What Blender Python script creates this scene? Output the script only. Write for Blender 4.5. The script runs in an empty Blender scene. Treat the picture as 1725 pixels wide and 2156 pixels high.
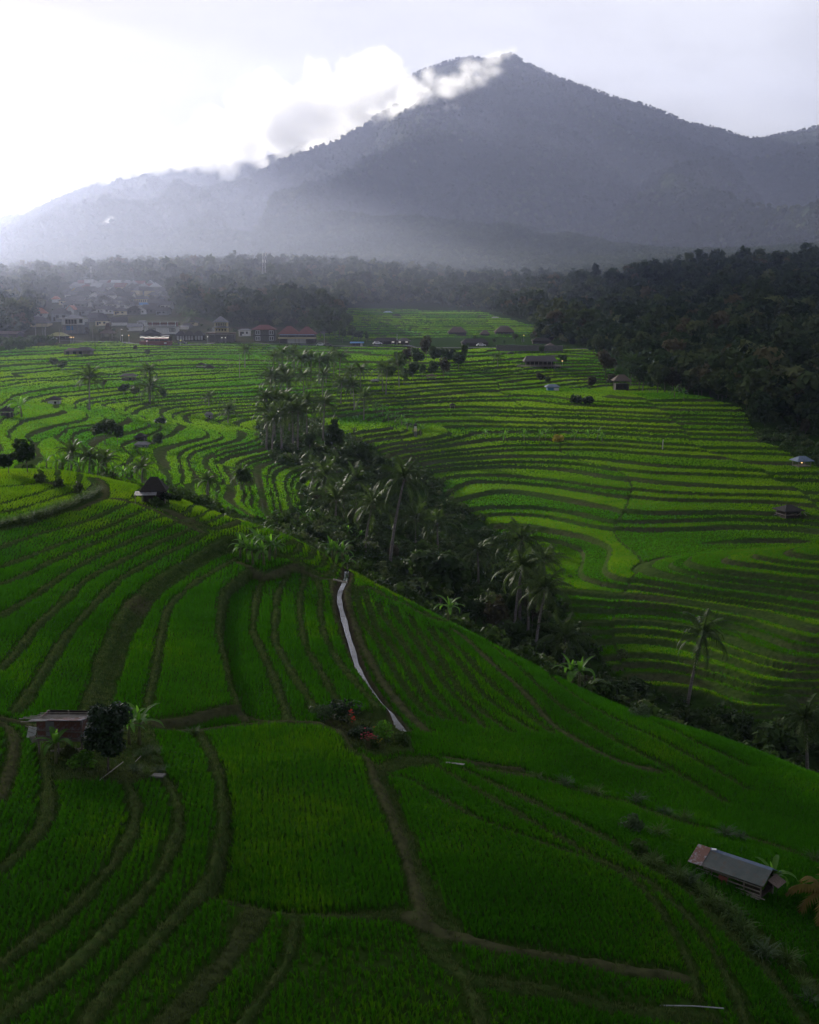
import bpy, math, random
import numpy as np
from math import radians, sin, cos, tan, pi, atan, atan2, sqrt
from mathutils import Vector, Matrix
R = random.Random(7)
NR = np.random.default_rng(11)
scene = bpy.context.scene
COL = scene.collection

# ------------------------------------------------------------------ camera
F, CX, CY = 2517.0, 862.5, 1078.0            # focal length and centre of a 1725 x 2156 frame
PITCH = radians(9.9)
cam_d = bpy.data.cameras.new('camera')
cam_d.sensor_fit = 'VERTICAL'; cam_d.sensor_height = 24.0
cam_d.lens = 24.0 * F / 2156.0
cam_d.clip_start = 0.5; cam_d.clip_end = 30000
cam = bpy.data.objects.new('camera', cam_d); COL.objects.link(cam)
cam.location = (0, 0, 0); cam.rotation_euler = (pi / 2 - PITCH, 0, 0)
scene.camera = cam

# ------------------------------------------------------------------ light and exposure
SUN_EL, SUN_AZ = radians(15), radians(-36)    # azimuth from +Y, negative = to the left
sun_dir = Vector((sin(SUN_AZ) * cos(SUN_EL), cos(SUN_AZ) * cos(SUN_EL), sin(SUN_EL)))
sd = bpy.data.lights.new('sun', 'SUN'); sd.energy = 5.0; sd.angle = radians(0.45); sd.color = (1.0, 0.93, 0.82)
sun = bpy.data.objects.new('sun', sd); COL.objects.link(sun)
sun.rotation_euler = (-sun_dir).to_track_quat('-Z', 'Y').to_euler(); sun.location = (-300, 500, 900)

def nn(nt, typ, **kw):
    n = nt.nodes.new(typ)
    for k, v in kw.items():
        setattr(n, k, v)
    return n
def setv(n, i, v):
    n.inputs[i].default_value = v
def ramp(nt, stops, interp='LINEAR'):
    n = nt.nodes.new('ShaderNodeValToRGB'); cr = n.color_ramp; cr.interpolation = interp
    while len(cr.elements) > 1: cr.elements.remove(cr.elements[-1])
    cr.elements[0].position = stops[0][0]; c = stops[0][1]; cr.elements[0].color = (*c, 1) if isinstance(c, tuple) else (c, c, c, 1)
    for p, c in stops[1:]:
        e = cr.elements.new(p); e.color = (*c, 1) if isinstance(c, tuple) else (c, c, c, 1)
    return n
def math_n(nt, op, a, b=None, c=None, clamp=False):
    n = nt.nodes.new('ShaderNodeMath'); n.operation = op; n.use_clamp = clamp
    for i, x in enumerate((a, b, c)):
        if x is None: continue
        if isinstance(x, (int, float)): n.inputs[i].default_value = x
        else: nt.links.new(x, n.inputs[i])
    return n.outputs[0]
def mixc(nt, fac, a, b, mode='MIX'):
    n = nt.nodes.new('ShaderNodeMix'); n.data_type = 'RGBA'; n.blend_type = mode
    for i, x in ((0, fac), (6, a), (7, b)):
        if isinstance(x, (int, float)): n.inputs[i].default_value = x
        elif isinstance(x, tuple): n.inputs[i].default_value = (*x, 1)
        else: nt.links.new(x, n.inputs[i])
    return n.outputs[2]

world = bpy.data.worlds.new('World'); scene.world = world; world.use_nodes = True
wt = world.node_tree; wt.nodes.clear()
wo = nn(wt, 'ShaderNodeOutputWorld'); bg = nn(wt, 'ShaderNodeBackground')
sky = nn(wt, 'ShaderNodeTexSky'); sky.sky_type = 'NISHITA'; sky.sun_disc = False
sky.sun_elevation = SUN_EL; sky.sun_rotation = SUN_AZ; sky.dust_density = 4; sky.air_density = 1.0
tc = nn(wt, 'ShaderNodeTexCoord')
dotn = nn(wt, 'ShaderNodeVectorMath', operation='DOT_PRODUCT'); wt.links.new(tc.outputs['Generated'], dotn.inputs[0]); dotn.inputs[1].default_value = sun_dir
# cloud deck: pale and bright towards the veiled sun, dim overhead, brightened behind to lift surfaces facing the camera
deck = ramp(wt, [(0.0, (0.34, 0.345, 0.37)), (0.22, (0.15, 0.155, 0.175)), (0.55, (0.035, 0.042, 0.055)), (0.70, (0.11, 0.115, 0.14)), (0.82, (0.52, 0.52, 0.55)), (0.90, (0.48, 0.475, 0.49)), (0.96, (0.38, 0.377, 0.385)), (1.0, (0.36, 0.355, 0.35))])
wt.links.new(math_n(wt, 'MULTIPLY_ADD', dotn.outputs['Value'], 0.5, 0.5), deck.inputs[0])
sep = nn(wt, 'ShaderNodeSeparateXYZ'); wt.links.new(tc.outputs['Generated'], sep.inputs[0])
mp = nn(wt, 'ShaderNodeMapping'); wt.links.new(tc.outputs['Generated'], mp.inputs[0]); mp.inputs['Scale'].default_value = (2.2, 2.2, 7.5); mp.inputs['Rotation'].default_value = (0, radians(9), 0)
nz = nn(wt, 'ShaderNodeTexNoise'); setv(nz, 'Scale', 2.6); setv(nz, 'Detail', 6); setv(nz, 'Roughness', 0.55); setv(nz, 'Distortion', 0.4)
wt.links.new(mp.outputs[0], nz.inputs['Vector'])
cl = ramp(wt, [(0.36, 0.90), (0.5, 0.985), (0.66, 1.05)])
wt.links.new(nz.outputs['Fac'], cl.inputs[0])
deckc = mixc(wt, 1.0, deck.outputs[0], cl.outputs[0], 'MULTIPLY')
skys = nn(wt, 'ShaderNodeVectorMath', operation='SCALE'); wt.links.new(sky.outputs[0], skys.inputs[0]); skys.inputs[3].default_value = 0.05
fin = mixc(wt, 0.88, skys.outputs[0], deckc)
wt.links.new(fin, bg.inputs['Color']); bg.inputs['Strength'].default_value = 1.0
wt.links.new(bg.outputs[0], wo.inputs[0])

scene.view_settings.view_transform = 'Standard'; scene.view_settings.look = 'None'
scene.view_settings.gamma = 1.0; scene.view_settings.use_curve_mapping = False
scene.view_settings.exposure = 1.0
cy = scene.cycles
cy.max_bounces = 8; cy.diffuse_bounces = 3; cy.glossy_bounces = 2; cy.transmission_bounces = 3; cy.volume_bounces = 6; cy.transparent_max_bounces = 8
cy.caustics_reflective = False; cy.caustics_refractive = False
cy.use_denoising = True; cy.denoiser = 'OPENIMAGEDENOISE'; cy.denoising_input_passes = 'RGB_ALBEDO_NORMAL'; cy.denoising_prefilter = 'ACCURATE'; cy.sample_clamp_indirect = 4.0; cy.volume_max_steps = 256
# ------------------------------------------------------------------ tags and mesh helpers
def tag(o, label=None, cat=None, group=None, kind=None):
    if label: o['label'] = label
    if cat: o['category'] = cat
    if group: o['group'] = group
    if kind: o['kind'] = kind
    return o
def empty(name, loc=(0, 0, 0), rz=0.0, label=None, cat=None, group=None):
    o = bpy.data.objects.new(name, None); COL.objects.link(o)
    o.empty_display_size = 0.2
    o.location = loc; o.rotation_euler = (0, 0, rz)
    return tag(o, label, cat, group)
def np_mesh(name, V, Fq, mats, midx=None, smooth=False, attrs=None):
    """V (n,3); Fq list of arrays (m,3)/(m,4)."""
    me = bpy.data.meshes.new(name)
    V = np.asarray(V, np.float32)
    Fq = [np.asarray(f, np.int32) for f in (Fq if isinstance(Fq, list) else [Fq]) if len(f)]
    me.vertices.add(len(V)); me.vertices.foreach_set('co', V.ravel())
    nl = sum(f.size for f in Fq); npoly = sum(len(f) for f in Fq)
    me.loops.add(nl); me.polygons.add(npoly)
    li = np.concatenate([f.ravel() for f in Fq]); me.loops.foreach_set('vertex_index', li)
    tot = np.concatenate([np.full(len(f), f.shape[1], np.int32) for f in Fq])
    st = np.concatenate([[0], np.cumsum(tot)[:-1]]).astype(np.int32)
    me.polygons.foreach_set('loop_start', st); me.polygons.foreach_set('loop_total', tot)
    for m in (mats if isinstance(mats, list) else [mats]): me.materials.append(m)
    if midx is not None: me.polygons.foreach_set('material_index', np.asarray(midx, np.int32))
    me.update(calc_edges=True)
    me.polygons.foreach_set('use_smooth', np.full(npoly, smooth, bool))
    for k, a in (attrs or {}).items():
        a = np.asarray(a, np.float32)
        if a.ndim == 1:
            at = me.attributes.new(k, 'FLOAT', 'POINT'); at.data.foreach_set('value', a)
        else:
            at = me.attributes.new(k, 'FLOAT_COLOR', 'POINT'); at.data.foreach_set('color', a.ravel())
    return me
def link(name, me, parent=None, loc=None):
    o = bpy.data.objects.new(name, me); COL.objects.link(o)
    if parent is not None: o.parent = parent
    if loc is not None: o.location = loc
    return o
class MB:
    """collects boxes, tubes, sheets and polygons into one mesh"""
    def __init__(s): s.v = []; s.f = []
    def add(s, vs, fs):
        b = len(s.v); s.v += [tuple(v) for v in vs]; s.f += [tuple(i + b for i in f) for f in fs]; return s
    def box(s, c, d, rz=0.0, rx=0.0, ry=0.0):
        m = Matrix.Translation(c) @ Matrix.Rotation(rz, 4, 'Z') @ Matrix.Rotation(ry, 4, 'Y') @ Matrix.Rotation(rx, 4, 'X')
        h = [x / 2 for x in d]
        vs = [m @ Vector((sx * h[0], sy * h[1], sz * h[2])) for sx in (-1, 1) for sy in (-1, 1) for sz in (-1, 1)]
        return s.add(vs, [(0, 1, 3, 2), (4, 6, 7, 5), (0, 4, 5, 1), (2, 3, 7, 6), (0, 2, 6, 4), (1, 5, 7, 3)])
    def tube(s, pts, rad, n=6, cap=True):
        pts = [Vector(p) for p in pts]; rad = rad if hasattr(rad, '__len__') else [rad] * len(pts)
        rings = []
        for i, p in enumerate(pts):
            t = (pts[min(i + 1, len(pts) - 1)] - pts[max(i - 1, 0)]).normalized()
            a = t.orthogonal().normalized() if i == 0 else (a - t * a.dot(t)).normalized()
            b = t.cross(a)
            rings.append([p + (a * cos(2 * pi * k / n) + b * sin(2 * pi * k / n)) * rad[i] for k in range(n)])
        vs = [v for r in rings for v in r]; fs = []
        for i in range(len(pts) - 1):
            for k in range(n):
                fs.append((i * n + k, i * n + (k + 1) % n, (i + 1) * n + (k + 1) % n, (i + 1) * n + k))
        if cap: fs += [tuple(range(n - 1, -1, -1)), tuple(range((len(pts) - 1) * n, len(pts) * n))]
        return s.add(vs, fs)
    def bar(s, a, b, w, h=None):
        return s.tube([a, b], w / 2 * 1.2, 4)
    def quad(s, a, b, c, d): return s.add([a, b, c, d], [(0, 1, 2, 3)])
    def slab(s, corners, t):
        """closed plate: polygon corners (top side) with thickness t along its normal"""
        P = [Vector(c) for c in corners]; n = (P[1] - P[0]).cross(P[2] - P[0]).normalized(); k = len(P)
        vs = P + [p - n * t for p in P]
        fs = [tuple(range(k)), tuple(range(2 * k - 1, k - 1, -1))] + [(i, i + k, (i + 1) % k + k, (i + 1) % k) for i in range(k)]
        return s.add(vs, fs)
    def mesh(s, name, mat, smooth=False):
        me = bpy.data.meshes.new(name); me.from_pydata(s.v, [], s.f); me.materials.append(mat); me.update()
        if smooth: me.polygons.foreach_set('use_smooth', np.ones(len(me.polygons), bool))
        return me
    def build(s, name, mat, parent=None, loc=None, smooth=False):
        return link(name, s.mesh(name, mat, smooth), parent, loc)
def copy_tree(o, parent=None):
    c = o.copy(); COL.objects.link(c); c.parent = parent
    for ch in list(o.children): copy_tree(ch, c)
    return c

# ------------------------------------------------------------------ noise
def _h(ix, iy, seed):
    n = (ix.astype(np.int64) * 374761393 + iy.astype(np.int64) * 668265263 + seed * 974634571) & 0xFFFFFFFF
    n = ((n ^ (n >> 13)) * 1274126177) & 0xFFFFFFFF
    n = (n ^ (n >> 16)) & 0xFFFFFFFF
    return n / 4294967295.0
def vnoise(x, y, seed=0):
    x = np.asarray(x, float); y = np.asarray(y, float)
    ix = np.floor(x); iy = np.floor(y); fx = x - ix; fy = y - iy
    fx = fx * fx * fx * (fx * (fx * 6 - 15) + 10); fy = fy * fy * fy * (fy * (fy * 6 - 15) + 10)
    a = _h(ix, iy, seed); b = _h(ix + 1, iy, seed); c = _h(ix, iy + 1, seed); d = _h(ix + 1, iy + 1, seed)
    return (a + (b - a) * fx) * (1 - fy) + (c + (d - c) * fx) * fy
def fbm(x, y, seed=0, oct=4, gain=0.5):
    t = 0; a = 1; s = 0
    for o in range(oct):
        t = t + a * (vnoise(x * 2 ** o + o * 17.3, y * 2 ** o - o * 9.1, seed + o) - 0.5) * 2; s += a; a *= gain
    return t / s
def sstep(a, b, x):
    t = np.clip((x - a) / (b - a), 0, 1); return t * t * (3 - 2 * t)

# ------------------------------------------------------------------ picture point -> ray
CP, SP = cos(PITCH), sin(PITCH)
def ray(u, v):
    """direction with forward component 1: (x, z) per metre of Y"""
    q = (np.asarray(v, float) - CY) / F; dy = CP - SP * q
    return (np.asarray(u, float) - CX) / F / dy, (-SP - CP * q) / dy
def at_d(u, v, d):
    x, z = ray(u, v); return Vector((x * d, d, z * d))
def proj(X, Y, Z):
    dep = Y * CP - Z * SP; dn = -Y * SP - Z * CP
    return CX + F * X / dep, CY + F * dn / dep
# ------------------------------------------------------------------ the lie of the land: spot heights
CT = """0 2156 34;430 2156 35.5;862 2156 37.5;1290 2156 41;1725 2156 45;0 1800 46;300 1800 47;600 1800 49;862 1800 51;1150 1800 54;1400 1800 57.5;1725 1800 63
0 1540 61;140 1540 63;400 1540 66;650 1540 69;900 1540 73;1100 1600 71;1300 1650 71;1500 1700 70;1725 1760 68
0 1300 83;250 1300 86;480 1300 91;650 1300 95;740 1300 98;900 1400 88;1100 1500 82;0 1100 112;200 1100 115;400 1150 111;550 1170 110;700 1200 112
240 1040 130;350 1050 131;480 1090 124;600 1130 118;0 1010 137;100 990 142;800 1240 111;900 1290 107;1000 1340 104;1150 1420 97;1300 1490 92;1500 1550 88;1725 1640 82
640 1000 225;700 1080 195;800 1150 180;950 1250 168;1100 1330 158;1250 1400 150;1450 1500 140;1725 1580 133
1725 1175 172;1500 1200 172;1300 1240 172;1400 1300 163;1600 1300 158;1725 1300 155;1725 1400 143;1500 1400 148;1600 1480 138
1050 1170 200;1300 1170 194;900 1100 215;1300 1100 215;1725 1100 213;900 1000 258;1300 1000 255;1725 1000 250;880 900 312;1300 900 310;1600 900 305;900 850 350;1200 850 345;1500 850 340;1000 830 375;1300 830 372;1450 830 368
1725 950 275;1600 880 315;1600 800 400;1725 850 350;1100 780 440;1000 780 430;1150 750 505;1250 750 500;1000 745 500;900 790 410;850 830 360;800 900 290;750 950 255;700 850 335;650 800 395;600 760 460;750 740 530;1300 760 480
0 940 205;0 880 255;0 800 360;0 740 500;250 940 225;250 880 270;250 800 375;250 740 520;450 980 215;450 900 275;450 820 355;450 750 500;580 900 290;570 1030 200
0 715 590;300 720 580;600 722 575;850 725 565;1100 728 555;200 660 720;200 610 850;0 640 800;0 600 950;450 660 700;450 600 880;650 660 700;650 580 1000
900 700 640;900 655 800;1050 660 760;1100 690 660;760 650 800;900 600 1000;1100 620 950;1250 700 640;1400 650 720;1400 585 850;1600 565 900;1725 560 900;1600 650 650;1725 650 620;1600 750 480;1725 780 430;1250 650 800
0 590 1250;400 575 1250;800 580 1250;1100 600 1250"""
CZ = """0 165 -24;150 165 -24.5;300 165 -26;450 165 -28;600 150 -30;700 140 -33;850 135 -37;1000 132 -41;1150 128 -43.5;1300 124 -46;1500 118 -49;1725 112 -52;1500 200 -41.2;1725 200 -41
1300 420 -28.5;1500 400 -29;1500 1050 15;1725 1050 20;1400 1250 30;1725 1250 40;-450 40 -21;-450 90 -20;-450 140 -18;-450 250 -22;-450 500 -18;-450 800 0;-450 1250 25
2200 45 -33;2200 80 -37;2200 110 -52;2200 140 -54;2200 170 -38;2200 300 -32;2200 500 -15;2200 800 10;2200 1250 45;0 22 -21.5;862 24 -24;1725 28 -29"""
pts = []
for row in CT.replace('\n', ';').split(';'):
    u, v, d = map(float, row.split()); x, z = ray(u, v); pts.append((x, math.log(d), z * d))
for row in CZ.replace('\n', ';').split(';'):
    u, d, z = map(float, row.split())
    pts.append(((u - CX) / F * (CP - SP * z / d), math.log(d), z))
pts = np.array(pts); PN = len(pts)
def _k(r2): return 0.5 * r2 * np.log(r2 + 1e-9)
A = np.zeros((PN + 3, PN + 3)); d2 = ((pts[:, None, :2] - pts[None, :, :2]) ** 2).sum(-1)
A[:PN, :PN] = _k(d2) + np.eye(PN) * 2e-4; A[:PN, PN] = 1; A[:PN, PN + 1:] = pts[:, :2]; A[PN, :PN] = 1; A[PN + 1:, :PN] = pts[:, :2].T
W = np.linalg.solve(A, np.concatenate([pts[:, 2], np.zeros(3)]))
def tps(s, l):
    sh = np.shape(s); s = np.ravel(s); l = np.ravel(l); out = np.empty(len(s))
    for i in range(0, len(s), 60000):
        a = s[i:i + 60000]; b = l[i:i + 60000]
        r2 = (a[:, None] - pts[None, :, 0]) ** 2 + (b[:, None] - pts[None, :, 1]) ** 2
        out[i:i + 60000] = _k(r2) @ W[:PN] + W[PN] + a * W[PN + 1] + b * W[PN + 2]
    return out.reshape(sh)
def bil(G, fi, fj):
    n, m = G.shape; fi = np.clip(fi, 0, n - 1.001); fj = np.clip(fj, 0, m - 1.001)
    i = fi.astype(int); j = fj.astype(int); a = fi - i; b = fj - j
    return (G[i, j] * (1 - b) + G[i, j + 1] * b) * (1 - a) + (G[i + 1, j] * (1 - b) + G[i + 1, j + 1] * b) * a
# lookup grid of the smooth base
S0, S1, L0, L1 = -0.62, 0.62, math.log(20), math.log(1400)
NLS, NLL = 380, 520
_gl, _gs = np.meshgrid(np.linspace(L0, L1, NLL), np.linspace(S0, S1, NLS), indexing='ij')
BASE = tps(_gs, _gl)
def base(X, Y):
    Y = np.maximum(np.asarray(Y, float), 20.0)
    return bil(BASE, (np.log(Y) - L0) / (L1 - L0) * (NLL - 1), (np.asarray(X) / Y - S0) / (S1 - S0) * (NLS - 1))
_DS = np.exp(np.linspace(L0, L1, 2600))
def hit(u, v, lo=20, hi=1400, surf=None):
    """first place where the line of sight through (u, v) meets the land, between lo and hi metres"""
    x, z = ray(u, v); d = _DS[(_DS >= lo) & (_DS <= hi)]
    g = (surf or base)(x * d, d) - z * d
    k = np.argmax(g >= 0) if (g >= 0).any() else int(np.argmin(np.abs(g)))
    if k > 0 and g[k] > 0 > g[k - 1]:
        t = -g[k - 1] / (g[k] - g[k - 1]); dd = d[k - 1] + (d[k] - d[k - 1]) * t
    else: dd = d[k]
    return np.array((x * dd, dd, z * dd))
# far edge of the near ridge (distance by column)
ED = np.array([(-700, 152), (0, 146), (100, 146), (240, 141), (350, 139), (480, 131), (600, 125), (700, 120), (800, 117), (900, 112), (1000, 108), (1150, 101), (1300, 96), (1500, 92), (1725, 86), (2400, 78)], float)
ED[:, 0] = (ED[:, 0] - CX) / F
def edge_d(s): return np.interp(s, ED[:, 0], ED[:, 1])

# ------------------------------------------------------------------ bunds, banks and paths of the near ridge, as seen from the air
OFF = {'A': (0, 975, 4), 'B': (0, 1200, 4), 'C': (400, 1000, 4), 'D': (400, 1200, 4), 'E': (700, 1150, 4), 'Z': (0, 1500, 2), 'Q': (862.5, 1500, 2)}
LINES = """A k1.2 0,205 150,195 330,175 390,165 470,180
A b.6 0,350 150,305 300,265 420,225 490,205
A b.7 0,425 150,390 300,350 480,290 640,240
A k2.2 0,560 150,525 300,480 450,430 600,375 720,320 800,280 840,230 840,180 790,130
A p1.0 640,400 760,345 880,300 900,250 880,180 820,130
A b.5 390,165 330,60 315,20
A b.5 495,200 490,110 490,60
A b.5 660,240 665,150 680,95
A b.5 490,205 510,190 640,195 740,250 790,200
A b.5 900,302 1000,305 1100,312 1160,270 1215,200
A k1.0 310,0 470,25 650,75 850,112 1000,130 1260,172 1420,170 1560,215 1725,250
A p.7 880,300 1000,310 1090,325 1200,355 1280,385 1400,445 1530,505 1640,550 1725,590
A k1.6 1250,330 1400,390 1500,440 1600,490 1725,545
A b.9 0,720 130,670 340,595 560,540 800,470 1090,340
A b.8 0,885 200,810 450,710 700,620 950,520 1260,380
A b.8 0,1030 120,990 300,905 560,770 800,680 1000,590 1200,510 1400,445
A b.8 0,1300 150,1210 300,1120 450,1010 620,890 860,770 1050,680 1250,600 1510,495
B b.9 0,840 100,745 200,625 280,510 420,380 560,260 680,120 760,65 900,-10 1100,-110 1300,-210 1440,-265 1640,-360
B b1.0 130,1200 180,1160 250,1050 340,900 450,740 560,560 700,400 830,260 940,150 1010,80 1150,0 1400,-140 1600,-230 1725,-300
B k2.4 790,1190 870,950 930,720 1000,560 1080,390 1200,230 1340,110 1500,0 1620,-60 1750,-160 1880,-220 1950,-260
B b.8 1245,1190 1270,1050 1300,880 1345,640 1370,470 1410,310 1500,210 1620,110 1725,40
C b.7 30,920 150,830 290,740 400,660
D b.7 500,-10 420,70 330,140 290,190 270,300 260,420 245,530 270,640 290,740 320,880 345,1000 390,1130 430,1230
D b.6 610,40 570,120 555,220 545,340 530,430 530,520 580,600 620,700 680,840 730,980 780,1120 840,1310
D b.6 840,-40 780,80 735,170 730,270 725,400 710,480 715,600 760,690 820,810 880,920 940,1020 1000,1110 1060,1230
D b.55 955,-20 960,70 930,200 920,330 935,450 960,620 1010,730 1080,860 1140,970 1210,1100 1250,1200
D b.5 1060,50 1095,130 1105,220 1095,350 1110,480 1140,610 1200,730 1270,860 1370,990 1450,1100 1540,1200 1610,1300
D p.5 1200,80 1215,230 1230,430 1280,560 1320,680 1370,790 1440,900 1520,1040 1610,1160 1720,1280 1800,1350
D p.9 1340,-60 1345,60 1310,170 1340,330 1390,460 1430,600 1500,720 1560,840 1640,970 1725,1080 1830,1200 1900,1270 1990,1350
D p.8 -560,1310 -300,1300 0,1285 150,1250 300,1230 430,1220 600,1300 830,1310 900,1335 1050,1340
D p.8 430,1220 470,1290
E f.38 190,360 215,470 250,600 320,720 400,830 470,960 540,1080 620,1199 760,1380 830,1430
E f.38 270,390 300,480 330,570 360,660 430,740 500,840 580,960 660,1090 730,1199 840,1350 960,1460
E f.38 390,480 400,540 440,600 500,680 570,780 640,880 720,1000 800,1120 840,1199 960,1340 1120,1490
E f.38 510,510 560,610 640,710 720,810 800,940 880,1050 960,1180 1120,1350 1300,1530
E f.38 650,590 680,650 740,740 820,810 900,920 960,1030 1000,1090 1060,1199 1250,1380 1500,1560
E f.38 820,690 900,800 980,880 1060,970 1140,1060 1220,1199 1420,1370 1700,1560
E f.38 930,710 1020,820 1130,920 1220,1040 1340,1150 1380,1199 1600,1380 1850,1570
E p.6 1010,700 1130,780 1250,900 1370,1010 1480,1110 1590,1199 1850,1500 2000,1600 2170,1700 2350,1790 2550,1860 2750,1900
E f.38 1300,800 1450,930 1560,1010 1650,1090 1800,1240 2000,1400 2250,1560 2500,1700 2900,1900 3300,2150
E f.38 1450,860 1600,960 1800,1080 2050,1270 2300,1420 2600,1560 3000,1760 3500,2050
E f.38 1700,950 1900,1080 2200,1260 2500,1400 2900,1580 3500,1850
E k1.1 180,335 250,360 370,355 420,420 540,465 640,505 700,540 830,625 1000,650 1060,690
E f.38 330,210 370,300 375,350
E f.38 480,290 520,390 540,460
E f.38 590,340 620,440 650,510
E f.38 690,390 770,480 830,610
E f.38 860,420 930,520 980,630
C b.5 -60,330 0,300 60,262 100,215 110,170
C b.5 -60,380 0,372 70,365 140,320 220,270 245,215
C b.5 60,405 180,405 270,350 330,300 355,250
C k1.2 200,455 350,425 440,355 500,290 520,250
C b.5 340,525 480,520 560,460 610,400 620,345
C b.5 640,570 700,545 750,480 750,430 730,390
C b.5 760,600 830,585 890,560 890,520 850,470 800,430
C b.5 740,650 790,670 870,680 920,620 930,580 890,520
C b.5 880,710 1000,715 1040,670 1030,610 960,540 890,480
C b.5 1030,775 1110,780 1140,740 1130,680 1080,610 970,520
C b.5 1130,840 1200,830 1225,760 1230,680 1180,600
C k1.0 330,530 460,545 560,600 700,665 850,695 920,745 1000,795 1130,845 1210,850
C b.5 370,160 450,225 560,300 700,350 760,400 870,470 1000,530 1100,600 1180,640 1300,680
C b.5 480,180 620,260 760,330 900,420 1050,490 1200,570 1350,660
C p.5 400,700 560,800 640,850 840,750 950,780 1060,850 1190,880
Z p.7 0,45 40,65 65,110 60,170 40,250 15,330 -10,370
Z b1.0 150,60 195,200 205,300 205,420 170,510 100,590 0,670
Z b.9 530,300 565,360 575,430 550,520 480,640 380,760 250,880 100,1000 0,1075
Z b.8 700,290 740,350 755,430 745,530 700,640 600,770 480,900 350,1030 200,1150 0,1310
Z b.9 830,85 880,150 915,230 940,330 945,470 930,560 900,680 850,760 740,870 620,1000 500,1130 400,1260 350,1330
Z p.8 0,25 100,45 200,90
Z p.7 640,60 830,75 1000,62 1330,75 1450,130 1500,200
Z k1.0 920,765 1040,790 1150,820 1300,845 1500,845 1725,855 1850,890
Z k1.3 1090,825 1040,930 960,1030 870,1130 780,1240 700,1330
Z b.9 1240,850 1240,960 1200,1070 1120,1180 1050,1280 1010,1330
Z p.8 1530,200 1590,320 1650,450 1700,580 1730,680 1760,790 1790,870
Z k1.0 1590,250 1630,340 1680,470 1740,620 1790,740 1850,850 1900,900
Z k2.0 1500,200 1580,250 1700,210 1800,200
Q p.9 0,870 100,920 250,960 450,1010 700,1040 900,1085 1150,1115
Q k1.2 100,960 160,1060 240,1120 400,1150 600,1180 800,1230 1000,1260 1260,1290
Q b.7 150,1040 230,1130 280,1220 300,1330
Q b.45 -110,265 0,275 100,345 250,440 420,500 600,570 760,620 900,680 1000,760 1080,870 1150,990 1200,1120 1215,1230
Q b.45 60,190 250,310 450,430 650,540 820,640 980,690 1100,790 1230,930 1320,1080 1390,1230 1420,1330
Q k.8 230,240 330,290 500,370 700,470 880,560 1000,650 1160,740 1300,880 1420,1000 1520,1100 1600,1210 1680,1330
Q k1.5 1000,600 1100,680 1250,750 1350,860 1480,960 1620,1080 1725,1180
Q p.6 150,190 330,225 470,240
Q k.9 300,240 560,275 760,345 940,385 1010,420 1200,480 1420,525 1600,580 1750,650"""
POLY = []
for row in LINES.split('\n'):
    w = row.split(); ox, oy, k = OFF[w[0]]; kind = w[1][0]; wid = float(w[1][1:]) * {'b': .42, 'k': .62, 'p': .66, 'f': .8}[w[1][0]]
    P = [hit(ox + float(a.split(',')[0]) / k, oy + float(a.split(',')[1]) / k, 22, 150)[:2] for a in w[2:]]
    # round the corners
    P = np.array(P)
    for _ in range(2):
        Q = [P[0]]
        for a, b in zip(P[:-1], P[1:]): Q += [a * .75 + b * .25, a * .25 + b * .75]
        Q.append(P[-1]); P = np.array(Q)
    POLY.append((kind, wid, P))
G = 0.16; GX0, GX1, GY0, GY1 = -72.0, 66.0, 24.0, 158.0
gx = np.arange(GX0, GX1, G); gy = np.arange(GY0, GY1, G); NGX, NGY = len(gx), len(gy)
GXX, GYY = np.meshgrid(gx, gy)
def seg_dist(P, rad):
    """distance field of one polyline on the near grid, inside rad only"""
    Dm = np.full((NGY, NGX), 99.0, np.float32)
    for a, b in zip(P[:-1], P[1:]):
        i0 = max(0, int((min(a[0], b[0]) - rad - GX0) / G)); i1 = min(NGX, int((max(a[0], b[0]) + rad - GX0) / G) + 2)
        j0 = max(0, int((min(a[1], b[1]) - rad - GY0) / G)); j1 = min(NGY, int((max(a[1], b[1]) + rad - GY0) / G) + 2)
        if i1 <= i0 or j1 <= j0: continue
        X = GXX[j0:j1, i0:i1]; Y = GYY[j0:j1, i0:i1]; e = b - a; L2 = max(e @ e, 1e-9)
        t = np.clip(((X - a[0]) * e[0] + (Y - a[1]) * e[1]) / L2, 0, 1)
        Dm[j0:j1, i0:i1] = np.minimum(Dm[j0:j1, i0:i1], np.hypot(X - a[0] - t * e[0], Y - a[1] - t * e[1]))
    return Dm
wob = 0.16 * fbm(GXX / 2.2, GYY / 2.2, 5, 3)
DB = np.full((NGY, NGX), 99.0, np.float32); DK = DB.copy(); DP = DB.copy(); DF = DB.copy()
for kind, wid, P in POLY:
    d = seg_dist(P, 3.0) - wid / 2
    if kind == 'b': DB = np.minimum(DB, d)
    elif kind == 'f': DF = np.minimum(DF, d)
    elif kind == 'k': DK = np.minimum(DK, d)
    else: DP = np.minimum(DP, d)
DF += wob * .6; DB += wob; DK += wob * 1.6; DP += wob
def poly_mask(P, X, Y):
    P = np.asarray(P, float); ins = np.zeros(np.shape(X), bool); n = len(P)
    for i in range(n):
        x1, y1 = P[i]; x2, y2 = P[(i + 1) % n]
        if y1 == y2: continue
        c = ((y1 > Y) != (y2 > Y)) & (X < (x2 - x1) * (Y - y1) / (y2 - y1) + x1)
        ins ^= c
    return ins
YARD = [hit(a / 2, 1500 + b / 2, 22, 150)[:2] for a, b in [(150, 70), (280, 20), (470, 10), (640, 60), (690, 220), (705, 290), (530, 300), (420, 300), (250, 300), (205, 220)]]
YARD2 = [hit(a / 2, 1500 + b / 2, 22, 150)[:2] for a, b in [(1330, 70), (1420, 20), (1640, 40), (1725, 110), (1740, 170), (1600, 190), (1480, 150)]]
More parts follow.
